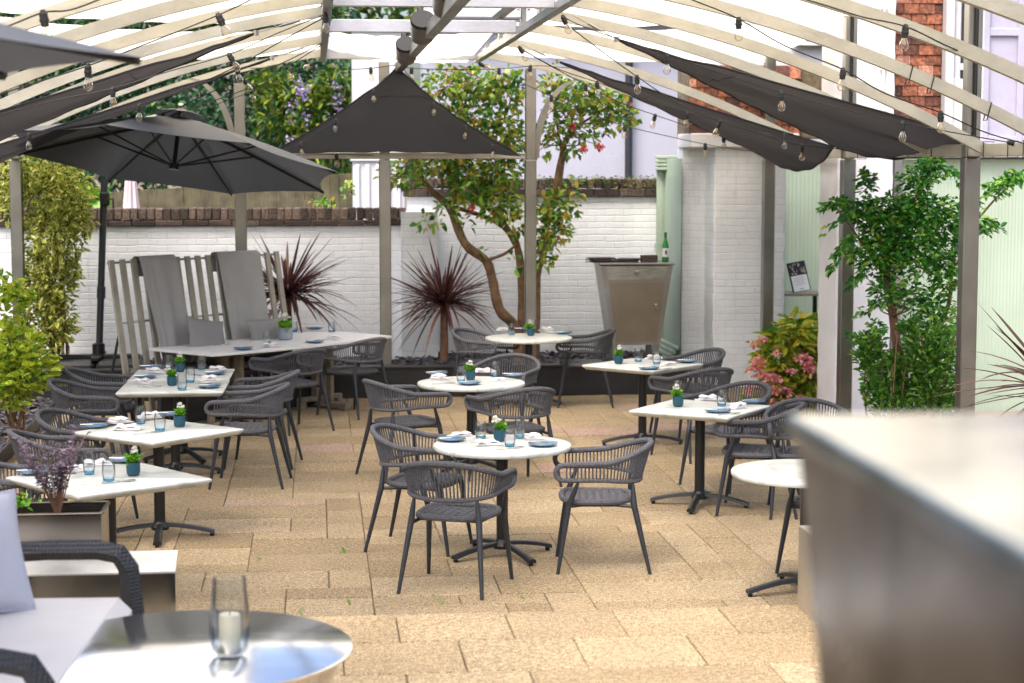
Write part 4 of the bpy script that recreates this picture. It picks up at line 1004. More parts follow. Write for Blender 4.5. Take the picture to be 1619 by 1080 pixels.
def put(kind, px, py, rz, label, z=.7405, up=None):
    p = atz(px, py, z) if up is None else Vector((*up, z)); o = PROTO[kind] if kind not in USED else copy_tree(PROTO[kind]); USED.add(kind)
    o.location = p; o.rotation_euler = (0, 0, rz); c, g = GR[kind]
    if kind == 'pot':
        for ch_ in bpy.data.objects:
            if ch_.parent == o and not ch_.name.startswith('pot'): k_ = random.uniform(.8, 1.25); ch_.scale = (random.uniform(.85, 1.2), random.uniform(.85, 1.2), 1); ch_.rotation_euler = (random.gauss(0, .08), random.gauss(0, .08), random.uniform(0, 6))
    if kind in ('n1', 'n2', 'n3'): o.scale = (random.uniform(.85, 1.12), random.uniform(.85, 1.12), random.uniform(.8, 1.3))
    if kind == 'glass': k_ = random.uniform(.94, 1.05); o.scale = (k_, k_, random.choice((1, 1, .9, 1.06)))
    tag(o, label, c, g); return o
def onplate(pl, rz, where):
    for k, kd in enumerate(('knife', 'fork')):
        p = pl.location; a = rz; off = (.012 if k else -.012)
        put(kd, 0, 0, a, f'steel {kd} lying across {where}', z=p.z + .0195, up=(p.x - off * math.sin(a), p.y + off * math.cos(a)))
def beside(px, py, rz, where):
    put('knife', px, py, rz, f'steel knife {where}'); q = atz(px, py, .7405); put('fork', 0, 0, rz + .08, f'steel fork {where}', up=(q.x + .022 * math.sin(rz), q.y - .022 * math.cos(rz)))
TN = dict(T1='the nearest round table', T2='the middle round table', T3='the farthest round table', T5='the far right square table', T6='the near right square table', T7='the nearest left square table', T8='the second left square table', T9='the long left table', T10='the boat shaped table')
def setting(t, plates, glasses, napkins, pots, cut):
    nm = TN[t]
    for (px, py, rz, w_) in plates:
        pl = put('plate', px, py, 0, f'blue plate at the {w_} of {nm}'); onplate(pl, rz, f'the plate at the {w_} of {nm}')
    for (px, py, w_) in glasses: put('glass', px, py, random.uniform(0, 6), f'blue based tumbler, {w_} on {nm}')
    for (k, px, py, rz, w_) in napkins: put(k, px, py, rz, f'folded white napkin at the {w_} of {nm}')
    for (px, py, w_) in pots: put('pot', px, py, random.uniform(0, 6), f'teal pot of white flowers {w_} {nm}')
    for (px, py, rz, w_) in cut: beside(px, py, rz, f'by the napkin at the {w_} of {nm}')
setting('T1', [(714, 697, .5, 'left side'), (858, 705, -.5, 'right side')], [(760, 693, 'leftmost'), (806, 706, 'front'), (822, 693, 'rear right')],
        [('n1', 770, 704, -.05, 'front'), ('n3', 728, 690, .3, 'left side'), ('n2', 842, 694, .2, 'right side')], [(790, 698, 'in the middle of')], [(805, 709, .35, 'front')])
setting('T2', [(690, 592, .4, 'left side'), (742, 608, 0, 'front'), (812, 595, -.3, 'right side')], [(729, 604, 'leftmost'), (782, 596, 'rear right')],
        [('n2', 694, 600, .7, 'left side'), ('n1', 766, 588, .1, 'rear'), ('n3', 788, 603, .2, 'right side')], [(744, 601, 'in the middle of')], [(700, 607, .1, 'left side')])
setting('T3', [(826, 522, .2, 'rear'), (891, 528, .1, 'right side')], [(809, 530, 'left'), (842, 524, 'right')],
        [('n3', 794, 523, .3, 'left side'), ('n1', 864, 523, -.3, 'right side')], [(839, 531, 'in the middle of')], [(878, 526, -.5, 'right side')])
setting('T5', [(1026, 584, .1, 'near corner'), (1087, 573, -.3, 'right corner')], [(1009, 572, 'left'), (1038, 576, 'right')],
        [('n1', 1034, 567, -.2, 'rear'), ('n3', 1056, 578, .4, 'right side')], [(978, 575, 'at the left of')], [(1045, 584, .3, 'near corner')])
setting('T6', [(1135, 652, 0, 'near corner'), (1190, 637, .3, 'right corner')], [(1071, 628, 'behind the pot'), (1141, 642, 'right of the pot')],
        [('n1', 1122, 632, .1, 'rear'), ('n3', 1166, 646, .5, 'right side')], [(1072, 643, 'at the left of')], [(1150, 655, .35, 'near corner')])
setting('T7', [(52, 749, .2, 'left corner'), (197, 730, -.2, 'rear')], [(141, 750, 'left'), (172, 762, 'right')],
        [('n2', 112, 745, .5, 'left side'), ('n1', 152, 736, .1, 'rear')], [(211, 752, 'in the middle of')], [(186, 762, .3, 'front')])
setting('T8', [(149, 676, .1, 'left corner'), (268, 657, 0, 'rear')], [(223, 670, 'left'), (253, 682, 'right')],
        [('n1', 200, 680, -.25, 'front'), ('n2', 188, 668, .6, 'left side'), ('n3', 236, 660, .1, 'rear')], [(284, 675, 'in the middle of')], [(230, 685, .4, 'front')])
setting('T9', [(238, 582, .1, 'rear left corner'), (230, 598, .1, 'near left corner'), (341, 592, .2, 'rear right corner'), (331, 613, .2, 'near right corner')],
        [(267, 583, 'rear left'), (319, 585, 'rear right'), (301, 605, 'second from the front'), (288, 617, 'frontmost')],
        [('n2', 242, 590, .2, 'rear left side'), ('n2', 224, 606, -.3, 'near left side'), ('n1', 344, 586, .5, 'rear right side'), ('n3', 330, 607, .4, 'near right side')],
        [(285, 588, 'farther back on'), (272, 610, 'nearer the front of')], [(236, 612, .1, 'near left side'), (318, 594, -.8, 'rear right side')])
for o in [x for x in COL.objects if x.parent is None and 'long left table' in x.get('label', '') and x.get('category') == 'napkin' and 'near right' in x['label']]: o.location.z += .024
setting('T10', [(385, 553, .2, 'front left'), (497, 542, .1, 'front right'), (373, 530, .3, 'rear left'), (497, 521, .1, 'rear right')],
        [(333, 543, 'leftmost'), (422, 544, 'in front of the grey pot'), (465, 525, 'behind the grey pot'), (524, 525, 'rightmost')],
        [('n2', 336, 536, .3, 'left end'), ('n1', 428, 549, .1, 'front'), ('n3', 527, 536, .3, 'right end'), ('n2', 474, 522, 0, 'rear')], [], [(350, 546, .6, 'left end'), (520, 539, 0, 'right end')])
gp = empty('flower_pot', tuple(atz(451, 537, .7405)), 0, 'grey concrete pot of white flowers on the boat shaped table', 'potted plant')
b = MB(); b.lathe([(.06, 0), (.074, .01), (.078, .05), (.076, .125), (.068, .126), (.066, .10)], 36); b.build('pot', M['concrete'], gp); pot_plant(gp, 1.7, .10, 110)

# ================================================================ BENCH, THROWS, CUSHIONS
pL = aty(174, 410, 18.55); pR = aty(440, 399, 20.22); bd = Vector((pR.x - pL.x, pR.y - pL.y, 0)); BL = bd.length; ba = math.atan2(bd.y, bd.x)
bn = empty('slatted_bench', (pL.x, pL.y, 0), ba, 'high backed taupe slatted bench with dark seat pad behind the boat shaped table', 'bench')
ztop = (pL.z + pR.z) / 2; n_s = 17   # local: +x along, -y towards the table; backrest leans away at top
slat_x = [.02 + (BL - .04) * i / (n_s - 1) for i in range(n_s)]
dpt = .26                                    # lean
for i, x in enumerate(slat_x):
    b = MB(); q = [(-.031, 0), (.031, 0), (.031, .028), (-.031, .028)]
    b.rings([[(x + a, -dpt + c, .12) for a, c in q], [(x + a, c, ztop) for a, c in q]]); b.build('back_slat', M['slat'], bn)
b = MB(); b.tube([(0, .04, ztop - .03), (BL, .04, ztop - .03)], .012, 8); b.tube([(0, -.08, ztop * .62), (BL, -.08, ztop * .62)], .012, 8); b.build('back_rail', M['steel'], bn)
b = MB(); b.box((BL / 2, -dpt - .20, .46), (BL, .46, .06), bev=.01); b.box((BL / 2, -dpt - .40, .18), (BL - .1, .03, .3)); b.build('seat_base', M['black'], bn)
b = MB(); b.box((BL / 2, -dpt - .19, .525), (BL - .02, .46, .07), bev=.025); b.build('seat_pad', M['seatpad'], bn)
for x in (.05, BL / 2, BL - .05):
    for q in (.05, .38): b = MB(); b.box((x, -dpt - q, .215), (.05, .05, .43)); b.build('leg', M['char'], bn)
    b = MB(); b.tube([(x, .22, 0.0), (x, -.05, ztop * .55)], .014, 8); b.build('strut', M['char'], bn)
BM = Matrix.Translation((pL.x, pL.y, 0)) @ Matrix.Rotation(ba, 4, 'Z')
def throw(x0, x1, zbot, label, sk=0.0, fringe=True):
    r = empty('throw_blanket', tuple(BM @ Vector(((x0 + x1) / 2, -.02, ztop))), ba, label, 'blanket', 'grey throws hanging over the slatted bench')
    w_ = (x1 - x0) / 2
    def fn_(u, v, off=.0):
        t = .27 + v * (ztop - zbot + .28)
        x = (u - .5) * 2 * w_ * (1 - .10 * v); 
        if t < .45: z = -.45 + t; y = .06
        elif t < .55: a = (t - .45) / .1 * math.pi; z = .03 * math.sin(a); y = .02 + .045 * math.cos(a)
        else: z = -(t - .55); y = -.030 - dpt * ((t - .55) / (ztop - .12))
        wv = .012 * math.sin(u * 13 + 2.2 * v) * min(1, v * 1.5) + .02 * math.exp(-((u - .3 + .1 * v) / .05) ** 2) * v
        return (x + sk * max(0, t - .55), y - wv - (.012 if t > .5 else -.0), z)
    b = MB(); b.grid(fn_, 48, 44); b.build('cloth', M['throw'], r)
    if fringe:
        b = MB()
        for k in range(34):
            p = Vector(fn_(k / 33, 1)); b.tube([p, p + Vector((random.gauss(0, .006), -.01, -.035)), p + Vector((random.gauss(0, .01), -.015, -.09))], [.006, .005, .0025], 4)
        b.build('fringe', M['throw'], r)
    return r
def bx(px, i=None):  # along-bench coordinate of an image column near the bench top
    for k in range(200):
        x = BL * k / 199; p = BM @ Vector((x, 0, ztop))
        c = Vector((p.x * math.cos(YAW) - p.y * math.sin(YAW), p.x * math.sin(YAW) + p.y * math.cos(YAW)))
        if 809.5 + F_PX * c.x / (c.y * math.cos(PITCH) + (CAM_H - p.z) * math.sin(PITCH)) >= px: return x
    return BL
throw(bx(212), bx(272), .56, 'grey throw with knotted fringe hanging over the left of the slatted bench', .10)
throw(bx(336), bx(402), .60, 'plain grey throw hanging over the right of the slatted bench', .02)
def cushion(loc, rz, w_, h_, t_, m_, label, tilt=-.25, roll=0, name='cushion', group=None):
    r = empty(name, loc, rz, label, 'cushion', group); r.rotation_euler = (tilt, roll, rz)
    b = MB(); n_ = 22
    def fn_(sg):
        def f_(u, v):
            a, c = 2 * u - 1, 2 * v - 1; e = (1 - abs(a) ** 2.6) * (1 - abs(c) ** 2.6); k = 1 - .07 * (1 - a * a) * abs(c) ** 3; k2 = 1 - .07 * (1 - c * c) * abs(a) ** 3
            return (a * w_ / 2 * k2, sg * t_ / 2 * max(0, e) ** .55 + .004 * math.sin(9 * u + 7 * v), h_ / 2 * c * k + h_ / 2)
        return f_
    b.grid(fn_(-1), n_, n_); g = MB(); g.grid(fn_(1), n_, n_); g.f = [f[::-1] for f in g.f]; b.add(g.v, g.f)
    rim = [fn_(1)(i / n_, 0) for i in range(n_)] + [fn_(1)(1, i / n_) for i in range(n_)] + [fn_(1)(1 - i / n_, 1) for i in range(n_)] + [fn_(1)(0, 1 - i / n_) for i in range(n_)]
    b.build('cover', m_, r); s_ = MB(); s_.tube(rim, .005, 5, closed=True); s_.build('piping', m_, r); return r
cushion(tuple(BM @ Vector((bx(284) - .05, -dpt - .20, .565))), ba, .50, .46, .15, M['cushion'], 'square grey cushion tilted beside the fringed throw on the bench', -.30, .18, group='grey cushions on the slatted bench')
cushion(tuple(BM @ Vector((bx(384) - .02, -dpt - .20, .565))), ba, .56, .40, .15, M['cushion'], 'oblong grey cushion in front of the plain throw on the bench', -.30, 0, group='grey cushions on the slatted bench')

# ================================================================ CANTILEVER PARASOLS
def octa(root, u, v, n, apex_h, hubdrop, mC, mR, sag=.05, scal=.06):
    """u, v: perpendicular radius vectors, n: unit normal"""
    vert = [u * math.cos(k * math.pi / 4) + v * math.sin(k * math.pi / 4) for k in range(8)]; apex = n * apex_h
    b = MB()
    for k in range(8):
        A, B = vert[k], vert[(k + 1) % 8]
        def fn_(s_, t):
            p = apex * (1 - t) + (A * (1 - s_) + B * s_) * t
            e = 4 * s_ * (1 - s_); p -= (A + B) / 2 * scal * e * t ** 3; p -= n * sag * e * t * (1 - t) * 2
            p += n * .03 * math.sin(math.pi * t) 
            return tuple(p)
        b.grid(fn_, 8, 12)
    b.build('canopy', mC, root)
    b = MB(); cs = [apex * 1.0 + n * .06 + (A * .16) - n * .05 for A in vert]
    for k in range(8): b.add([tuple(apex + n * .09), tuple(cs[k]), tuple(cs[(k + 1) % 8])], [(0, 1, 2)])
    b.build('vent_cap', mC, root)
    hub = apex - n * hubdrop
    b = MB(); b.tube([tuple(apex), tuple(hub)], .022, 10); b.build('stem', mR, root); b = MB(); b.tube([tuple(hub + n * .03), tuple(hub - n * .03)], .05, 12); b.build('hub', mR, root)
    for k in range(8):
        A = vert[k]; b = MB(); mid = apex * .5 + A * .5
        b.tube([tuple(apex - n * .03), tuple(mid - n * .012), tuple(A - n * .012)], [.013, .013, .010], 6, flat=1.4); b.tube([tuple(hub), tuple(mid - n * .02)], .010, 6); b.build('rib', mR, root)
C0 = aty(276, 257, 18.6); rB = Vector((.481, 1.556, -.335)); rD = Vector((1.566, -.503, -.088)); rD -= rB * rB.dot(rD) / rB.dot(rB); rD *= rB.length / rD.length
nn_ = rD.cross(rB).normalized(); 
if nn_.z < 0: nn_ = -nn_
base = aty(156, 560, 20.95)
pa = empty('cantilever_parasol', (base.x, base.y, .27), 0, 'open charcoal cantilever parasol at the left beside the slatted bench', 'parasol')
sub = Vector(C0) - Vector((base.x, base.y, .27))

tmp = empty('x'); octa(tmp, rB, rD, nn_, .46, .50, M['umb'], M['black'])
for c in [c for c in COL.objects if c.parent == tmp]: c.parent = pa; c.location = sub
bpy.data.objects.remove(tmp)
ptop = aty(165, 283, 20.95) - Vector((base.x, base.y, .27)); apx = sub + nn_ * .58
b = MB(); b.tube([(0, 0, .1), tuple(Vector((0, 0, .1)).lerp(ptop, .42)), tuple(ptop)], .038, 14); b.tube([tuple(ptop * .38), tuple(ptop * .44)], .048, 14); b.build('pole', M['char'], pa)
b = MB(); b.tube([tuple(ptop + Vector((0, .03, -.2))), tuple(aty(150, 290, 21.1) - Vector((base.x, base.y, .27)) + Vector((0, 0, .05))), tuple(aty(178, 228, 20.9) - Vector((base.x, base.y, .27))), tuple(aty(212, 194, 20.5) - Vector((base.x, base.y, .27))), tuple(aty(250, 184, 19.4) - Vector((base.x, base.y, .27))), tuple(aty(284, 180, 18.75) - Vector((base.x, base.y, .27))), tuple(apx)], .028, 10)
b.build('arm', M['alu'], pa)
b = MB(); b.box(tuple(ptop + Vector((0, 0, -.22))), (.1, .12, .16), bev=.02); b.tube([tuple(ptop + Vector((.02, -.05, -.22))), tuple(ptop + Vector((.10, -.09, -.22))), tuple(ptop + Vector((.10, -.09, -.32)))], .01, 6); b.build('crank_box', M['black'], pa)
b = MB()
for sx in (-1, 1):
    for sy in (-1, 1): b.box((sx * .26, sy * .20, .07), (.50, .38, .14), bev=.04)
b.build('base_weight', M['blackp'], pa)
b = MB(); b.box((0, 0, .16), (.9, .1, .05), bev=.01); b.box((0, 0, .165), (.1, .7, .05), bev=.01); b.lathe([(.07, .14), (.07, .30), (.05, .31)], 16); b.build('base_cross', M['black'], pa)
# near parasol at the top left corner
V0 = aty(222, 91, 5.6); Cn = V0 + Vector((-1.5, -.16, 0)); r2 = (V0 - Cn); r2.z = 0; v2 = Vector((-r2.y, r2.x, 0))
pn = empty('cantilever_parasol', (Cn.x, Cn.y, .45), 0, 'near blurred charcoal parasol whose corner fills the top left of the picture', 'parasol')
tmp = empty('x'); octa(tmp, r2, v2, Vector((0, 0, 1)), .27, .35, M['umb'], M['black'], .02, .03)
for c in [c for c in COL.objects if c.parent == tmp]: c.parent = pn; c.location = (0, 0, V0.z - .45)
bpy.data.objects.remove(tmp)
b = MB(); b.tube([(0, 0, 0), (0, 0, V0.z - .45 + .25)], .03, 12); b.build('pole', M['char'], pn)
b = MB(); b.lathe([(.3, 0), (.3, .06), (.05, .09), (.05, .3)], 28); b.build('base_weight', M['blackp'], pn)

# ================================================================ STEEL CABINET BY THE WALL
zt = 1.30
pa_, pb_ = aty(950, 416, 20.75), aty(1064, 414, 20.75); cw_ = pb_.x - pa_.x; zt = pa_.z; zb = aty(965, 546, 20.75).z
kb = empty('steel_cabinet', ((pa_.x + pb_.x) / 2, 21.05, .27), 0, 'tapered brushed steel drinks cabinet standing on the slate bed by the back wall', 'cabinet')
O = Vector(((pa_.x + pb_.x) / 2, 21.05, .27)); hb = (aty(1037, 545, 20.75).x - aty(965, 545, 20.75).x) / 2 * 1.03; ht = cw_ / 2; H_ = zt - .27; h0 = zb - .27; dp = .62
def trap(b, t0, t1, f0, f1, y0, y1, k=1.0):   # front panels between heights fraction, inset fraction
    def xw(t): return (hb + (ht - hb) * t)
    zz = lambda t: h0 + (H_ - h0) * t
    b.rings([[(-xw(t) * k, y0, zz(t)), (xw(t) * k, y0, zz(t)), (xw(t) * k, y1, zz(t)), (-xw(t) * k, y1, zz(t))] for t in (t0, t1)])
b = MB(); off = -.30
b.rings([[(-w__, off, z), (w__, off, z), (w__ * .96, off + dp, z), (-w__ * .96 - .22 * (z / H_) * 0, off + dp, z)] for w__, z in ((hb, h0), (ht, H_ - .035))]); b.build('body', M['steel'], kb)
b = MB(); b.box((0, off + dp / 2, H_ - .012), (cw_ + .04, dp + .04, .024), bev=.004); b.build('top', M['steel'], kb)
b = MB(); trap(b, .795, .955, 0, 0, off - .014, off, .86); dr = b.build('drawer', steel('drawer_steel', (.50, .50, .48), .24), kb)
b = MB(); b.box((0, off - .03, h0 + (H_ - h0) * .88), (.055, .03, .05), bev=.006); b.build('handle', M['steel'], dr)
b = MB(); trap(b, .04, .765, 0, 0, off - .014, off, .84); dr = b.build('door', steel('door_steel', (.34, .29, .235), .30), kb)
b = MB(); b.box((ht * .52, off - .03, h0 + (H_ - h0) * .47), (.04, .03, .06), bev=.006); b.build('handle', M['steel'], dr)
for s_ in (-1, 1):
    for yy in (off + .06, off + dp - .1): b = MB(); b.box((s_ * hb * .86, yy, h0 / 2), (.07, .05, h0)); b.build('leg', M['steel'], kb)
zs = O.z + H_ + .001
def atop(px, py, Y=20.95): p = aty(px, py, Y); return (p.x, Y, zs)
def fan(px, label, cl, n_=5, w_=.22):
    r = empty('menu_stack', atop(px, 412), 0, label, 'menus', 'menus lying on the steel cabinet'); 
    for i in range(n_):
        b = MB(); b.box((random.uniform(-.03, .03), random.uniform(-.02, .02), .006 + i * .0105), (w_ * random.uniform(.9, 1.1), .2, .009), rz=random.uniform(-.5, .5), bev=.002, ry=random.gauss(0, .008)); b.build('menu', cl, r)
fan(952, 'left pile of dark leather menus on the steel cabinet', M['leather'], 5, .28)
fan(993, 'right pile of dark leather menus on the steel cabinet', M['leather'], 4, .26)
wk = empty('wicker_box', atop(1026, 412), 0, 'small dark woven box on the steel cabinet between menus and glass', 'box')
b = MB()
for k in range(6): b.box((0, 0, .008 + k * .0125), (.18 + .004 * (k % 2), .14 + .004 * (k % 2), .012), bev=.005)
b.build('basket', M['wicker'], wk)
wg = empty('wine_glass', atop(1040, 412), 0, 'clear stemmed wine glass next to the green bottle', 'glass')
b = MB(); b.lathe([(.035, 0), (.034, .002), (.006, .006), (.004, .05), (.005, .09), (.02, .10), (.036, .13), (.039, .16), (.033, .21), (.032, .21)], 24, cap1=False); b.build('bowl', M['glass'], wg)
wb = empty('wine_bottle', atop(1052, 412), 0, 'green wine bottle with white label on the steel cabinet', 'bottle')
b = MB(); b.lathe([(.036, 0), (.038, .006), (.038, .17), (.034, .20), (.018, .245), (.0145, .27), (.0145, .325)], 28); b.build('bottle_glass', mat('bottle_green', (.01, .22, .025), .08, 0), wb)
b = MB(); b.lathe([(.0152, .28), (.0155, .33), (.0145, .335), (.001, .335)], 20); b.build('foil_cap', mat('dark_green_foil', (.01, .08, .02), .4), wb)
b = MB(); b.grid(lambda u, v: (.0388 * math.sin((u - .5) * 2.6), -.0388 * math.cos((u - .5) * 2.6), .055 + .10 * v), 12, 1); lb = b.build('paper_label', M['paper'], wb)
b = MB(); b.grid(lambda u, v: (.0393 * math.sin((u - .5) * .6), -.0393 * math.cos((u - .5) * .6), .085 + .045 * v), 4, 1); b.build('label_mark', M['char'], lb)

# menu table with framed menu
q0, q1 = aty(1232, 465, 21.6), aty(1296, 465, 21.6); tz = q0.z
mt = empty('console_table', ((q0.x + q1.x) / 2 + .05, 21.9, 0), 0, 'tall narrow black framed table against the pale green wall', 'table')
wd_ = q1.x - q0.x + .12
b = MB(); b.box((0, 0, tz - .015), (wd_, .5, .03), bev=.004); b.build('tabletop', M['driftwood'], mt)
for sx in (-1, 1):
    for sy in (-1, 1): b = MB(); b.box((sx * (wd_ / 2 - .03), sy * .21, (tz - .03) / 2), (.045, .045, tz - .03), bev=.003); b.build('leg', M['black'], mt)
fm = empty('framed_menu', (aty(1268, 463, 21.75).x, 21.75, tz + .001), R(8), 'black framed menu leaning back on the console table', 'menu stand')
b = MB(); K = Matrix.Rotation(R(-14), 4, 'X') @ Matrix.Rotation(R(-9), 4, 'Y'); b.M = Matrix.Translation((0, 0, .02)) @ K; b.box((0, 0, .18), (.235, .016, .36), bev=.003); b.build('frame', M['black'], fm)
b = MB(); b.M = Matrix.Translation((0, 0, .02)) @ K; b.box((0, -.0095, .10), (.205, .003, .19)); sh = b.build('sheet', M['paper'], fm, False)
b = MB(); b.M = Matrix.Translation((0, 0, .02)) @ K
for k in range(9): b.box((random.uniform(-.004, .004), -.0118, .175 - k * .012), (random.uniform(.09, .16), .001, .0025))
for k in (-1, 1): b.box((k * .012, -.0118, .028), (.014, .001, .018))
b.build('print', mat('grey_print', (.30, .30, .36), .8), sh, False)
b = MB(); b.M = Matrix.Translation((0, 0, .02)) @ K; b.box((0, -.0095, .275), (.205, .003, .145)); ph_ = b.build('photo', M['char'], fm, False)
b = MB(); b.M = Matrix.Translation((0, 0, .02)) @ K
for k in range(26): b.box((random.uniform(-.09, .09), -.0116 - .00002 * k, random.uniform(.215, .335)), (random.uniform(.008, .024), .0004, random.uniform(.01, .03)))
b.build('photo_figures', mat('pale_figures', (.42, .33, .30), .7, 0, 0, 1, .5, 60), ph_, False)
b = MB(); b.tube([(-.03, .12, .0), (-.02, .05, .24)], .008, 6); b.build('prop', M['driftwood'], fm)

# ================================================================ FOREGROUND
# mirror box, planter, purple sprigs
pA, pB = aty(275, 905, 8.2), aty(290, 851, 8.2)
bxr = atz(277, 905, .45 + .33); bxr2 = atz(288, 851, .45 + .33)
mb_ = empty('steel_plinth', (bxr.x, bxr.y, .45), 0, 'low polished steel box table at the terrace edge beside the sofa', 'side table')
dx, dy = bxr2.x - bxr.x, min(bxr2.y - bxr.y, EDGE - bxr.y - .02)
b = MB(); b.prism([(-1.6, 0), (0, 0), (dx, dy), (-1.6 + dx, dy)], .0, .325); b.build('box', M['mirror'], mb_, False)
b = MB(); b.prism([(-1.6, 0.004), (.0, .004), (dx, dy), (-1.6 + dx, dy)], .326, .333); b.build('top', steel('plinth_top', (.86, .86, .86), .34, (1, 1, 1)), mb_, False)  # paler than the box: bright canopy reflection put into the top's colour
pr_ = aty(165, 805, EDGE + .25); pp = empty('steel_planter', (pr_.x, EDGE + .12, 0), 0, 'polished steel trough planter at the left holding purple sprigs', 'planter')
zp = pr_.z
b = MB(); W_ = 1.5; D_ = .30; t_ = .012
b.box((-W_ / 2, 0, zp / 2), (W_, t_, zp)); b.box((-W_ / 2, D_, zp / 2), (W_, t_, zp)); b.box((-t_ / 2, D_ / 2, zp / 2), (t_, D_ - t_ - .001, zp - .002)); b.box((-W_ + t_ / 2, D_ / 2, zp / 2), (t_, D_ - t_ - .001, zp - .002))
b.box((-W_ / 2, -.004, zp + .004), (W_ + .01, .024, .010), bev=.003); b.box((-W_ / 2, D_ + .004, zp + .004), (W_ + .01, .024, .010), bev=.003); b.box((.002, D_ / 2, zp + .004), (.02, D_ - .03, .010), bev=.003)
b.build('trough', steel('dark_polished_steel', (.16, .145, .13), .14, (1, 1, 1)), pp, False)
b = MB(); b.box((-W_ / 2, D_ / 2, zp - .05), (W_ - .03, D_ - .03, .02)); b.build('compost', M['soil'], pp, False)
def sprigs(px, py, Y, n_, hgt, spread, label, matl, stemm, seed=1):
    rd = random.Random(seed); c = aty(px, py, Y); r = empty('sprig_plant', tuple(c), 0, label, 'plant'); P = []; D = []; L = []; b = MB()
    for i in range(n_):
        a = rd.uniform(0, 6.28); lean = rd.uniform(.05, .8) * spread; h = hgt * rd.uniform(.5, 1); tip = Vector((math.cos(a) * lean * h, math.sin(a) * lean * h, h))
        pts = [Vector((0, 0, -.05)), tip * .5 + Vector((0, 0, .02)), tip]; b.tube(pts, [.003, .002, .001], 5)
        for k in range(26):
            t = rd.uniform(.3, 1); p = pts[1] * 2 * t * (1 - t) + tip * t * t; aa = rd.uniform(0, 6.28); P.append(tuple(p)); D.append((math.cos(aa), math.sin(aa), rd.uniform(.1, 1.2))); L.append(rd.uniform(.018, .042))
    b.build('stem', stemm, r); leaf_mesh('foliage', P, D, L, .32, matl, r); return r
sprigs(92, 803, EDGE + .27, 28, .38, 1.1, 'purple leaved sprig plant growing in the polished steel trough', M['heather'], M['bark2'], 4)
vi = empty('viola_plant', tuple(aty(30, 802, EDGE + .27)), 0, 'small plant with dark plum flower at the left of the trough', 'plant')
P = [(random.gauss(0, .03), random.gauss(0, .03), random.uniform(0, .05)) for _ in range(60)]; leaf_mesh('foliage', P, rng.normal(size=(60, 3)) + [0, 0, .5], .03, .7, M['potleaf'], vi)
P = [(.0 + random.gauss(0, .01), 0, .05) for _ in range(14)]; leaf_mesh('flower', P, rng.normal(size=(14, 3)), .025, .9, leafmat('plum_petal', [(0, (.10, .01, .05)), (1, (.2, .03, .1))]), vi)

# sofa
def camdir(x, y): return (x * math.cos(YAW) + y * math.sin(YAW), -x * math.sin(YAW) + y * math.cos(YAW))
fA = aty(196, 862, 7.35)      # far arm front corner (top)
ZA = .45 + .64; pf = atz(196, 858, ZA); pn_ = atz(56, 1030, ZA)
so = empty('rattan_sofa', (pf.x, pf.y, .45), 0, 'dark grey woven rattan sofa with pale cushions at the lower left', 'sofa')
vec = (pf - pn_); wv_ = Vector((vec.x, vec.y, 0)); WID = wv_.length; dirw = wv_.normalized(); dirb = Vector((-dirw.y, dirw.x, 0))  # points left (to back)
so.rotation_euler = (0, 0, math.atan2(dirw.y, dirw.x) - math.pi / 2)   # local +y = far, -x = back
def arm(y, name='arm'):
    b = MB(); q = .045
    b.tube([(-.62, y, .56), (-.5, y, .60), (-.30, y, .612), (-.10, y, .612), (-.02, y, .595), (.015, y, .54), (.03, y, .40), (.06, y, .15), (.075, y, 0)], [.043, .043, .043, .043, .046, .046, .044, .04, .038], 4, flat=.9)
    b.tube([(-.62, y, .56), (-.64, y, .30), (-.66, y, 0)], .038, 4); return b.build(name, M['rattan'], so, False)
arm(0); arm(-WID)
b = MB(); b.box((-.32, -WID / 2, .27), (.66, WID - .08, .10), bev=.01); b.box((-.66, -WID / 2, .55), (.07, WID - .02, .60), ry=R(-12), bev=.02); b.build('frame', M['rattan'], so, False)
b = MB(); b.box((-.30, -WID / 2, .36), (.68, WID - .08, .17), bev=.05); b.build('seat_cushion', M['cream'], so)
RM = Matrix.Translation(so.location) @ Matrix.Rotation(so.rotation_euler.z, 4, 'Z')
pc_ = RM @ Vector((-.50, -.42, .445))
cushion(tuple(pc_), so.rotation_euler.z + R(35), .52, .46, .18, M['lilac'], 'square pale lilac cushion leaning on the rattan sofa back', -.38, 0)
# round steel table with hurricane candle
TZ = .45 + .44; tc_ = atz(303, 1024, TZ); rad_ = (atz(557, 1024, TZ) - tc_).length
rt = empty('steel_drum_table', (tc_.x, tc_.y, .45), 0, 'big round polished steel drum table in the lower left corner', 'table')
b = MB(); b.lathe([(rad_ - .02, .425), (rad_, .43), (rad_, .437), (rad_ - .004, .44)], 96); b.build('tabletop', mat('polished_tabletop', (.82, .84, .88), .17, 1.0, .02, 8, .05, 1.2), rt)
b = MB(); b.lathe([(rad_ * .62, 0), (rad_ * .78, .2), (rad_ * .955, .426)], 96, cap1=False); b.build('drum', M['mirror'], rt)
hv = empty('hurricane_vase', tuple(atz(364, 1036, TZ + .001)), 0, 'clear glass hurricane vase on the round steel table', 'vase')
b = MB(); b.lathe([(.001, .004), (.045, .004), (.06, .02), (.070, .07), (.069, .13), (.060, .22), (.057, .27), (.0555, .27), (.0585, .22), (.067, .13), (.068, .07), (.058, .024), (.044, .012), (.001, .012)], 48, cap0=False, cap1=False); b.build('bowl', M['glass'], hv)
cdl = empty('pillar_candle', tuple(atz(364, 1036, TZ + .001) + Vector((0, 0, .013))), 0, 'cream pillar candle inside the glass hurricane vase', 'candle')
b = MB(); b.lathe([(.036, 0), (.036, .125), (.033, .130), (.02, .127), (.001, .126)], 32); b.build('wax', M['wick'], cdl)
b = MB(); b.tube([(0, 0, .126), (.002, 0, .142)], .0018, 5); b.build('wick', M['black'], cdl)

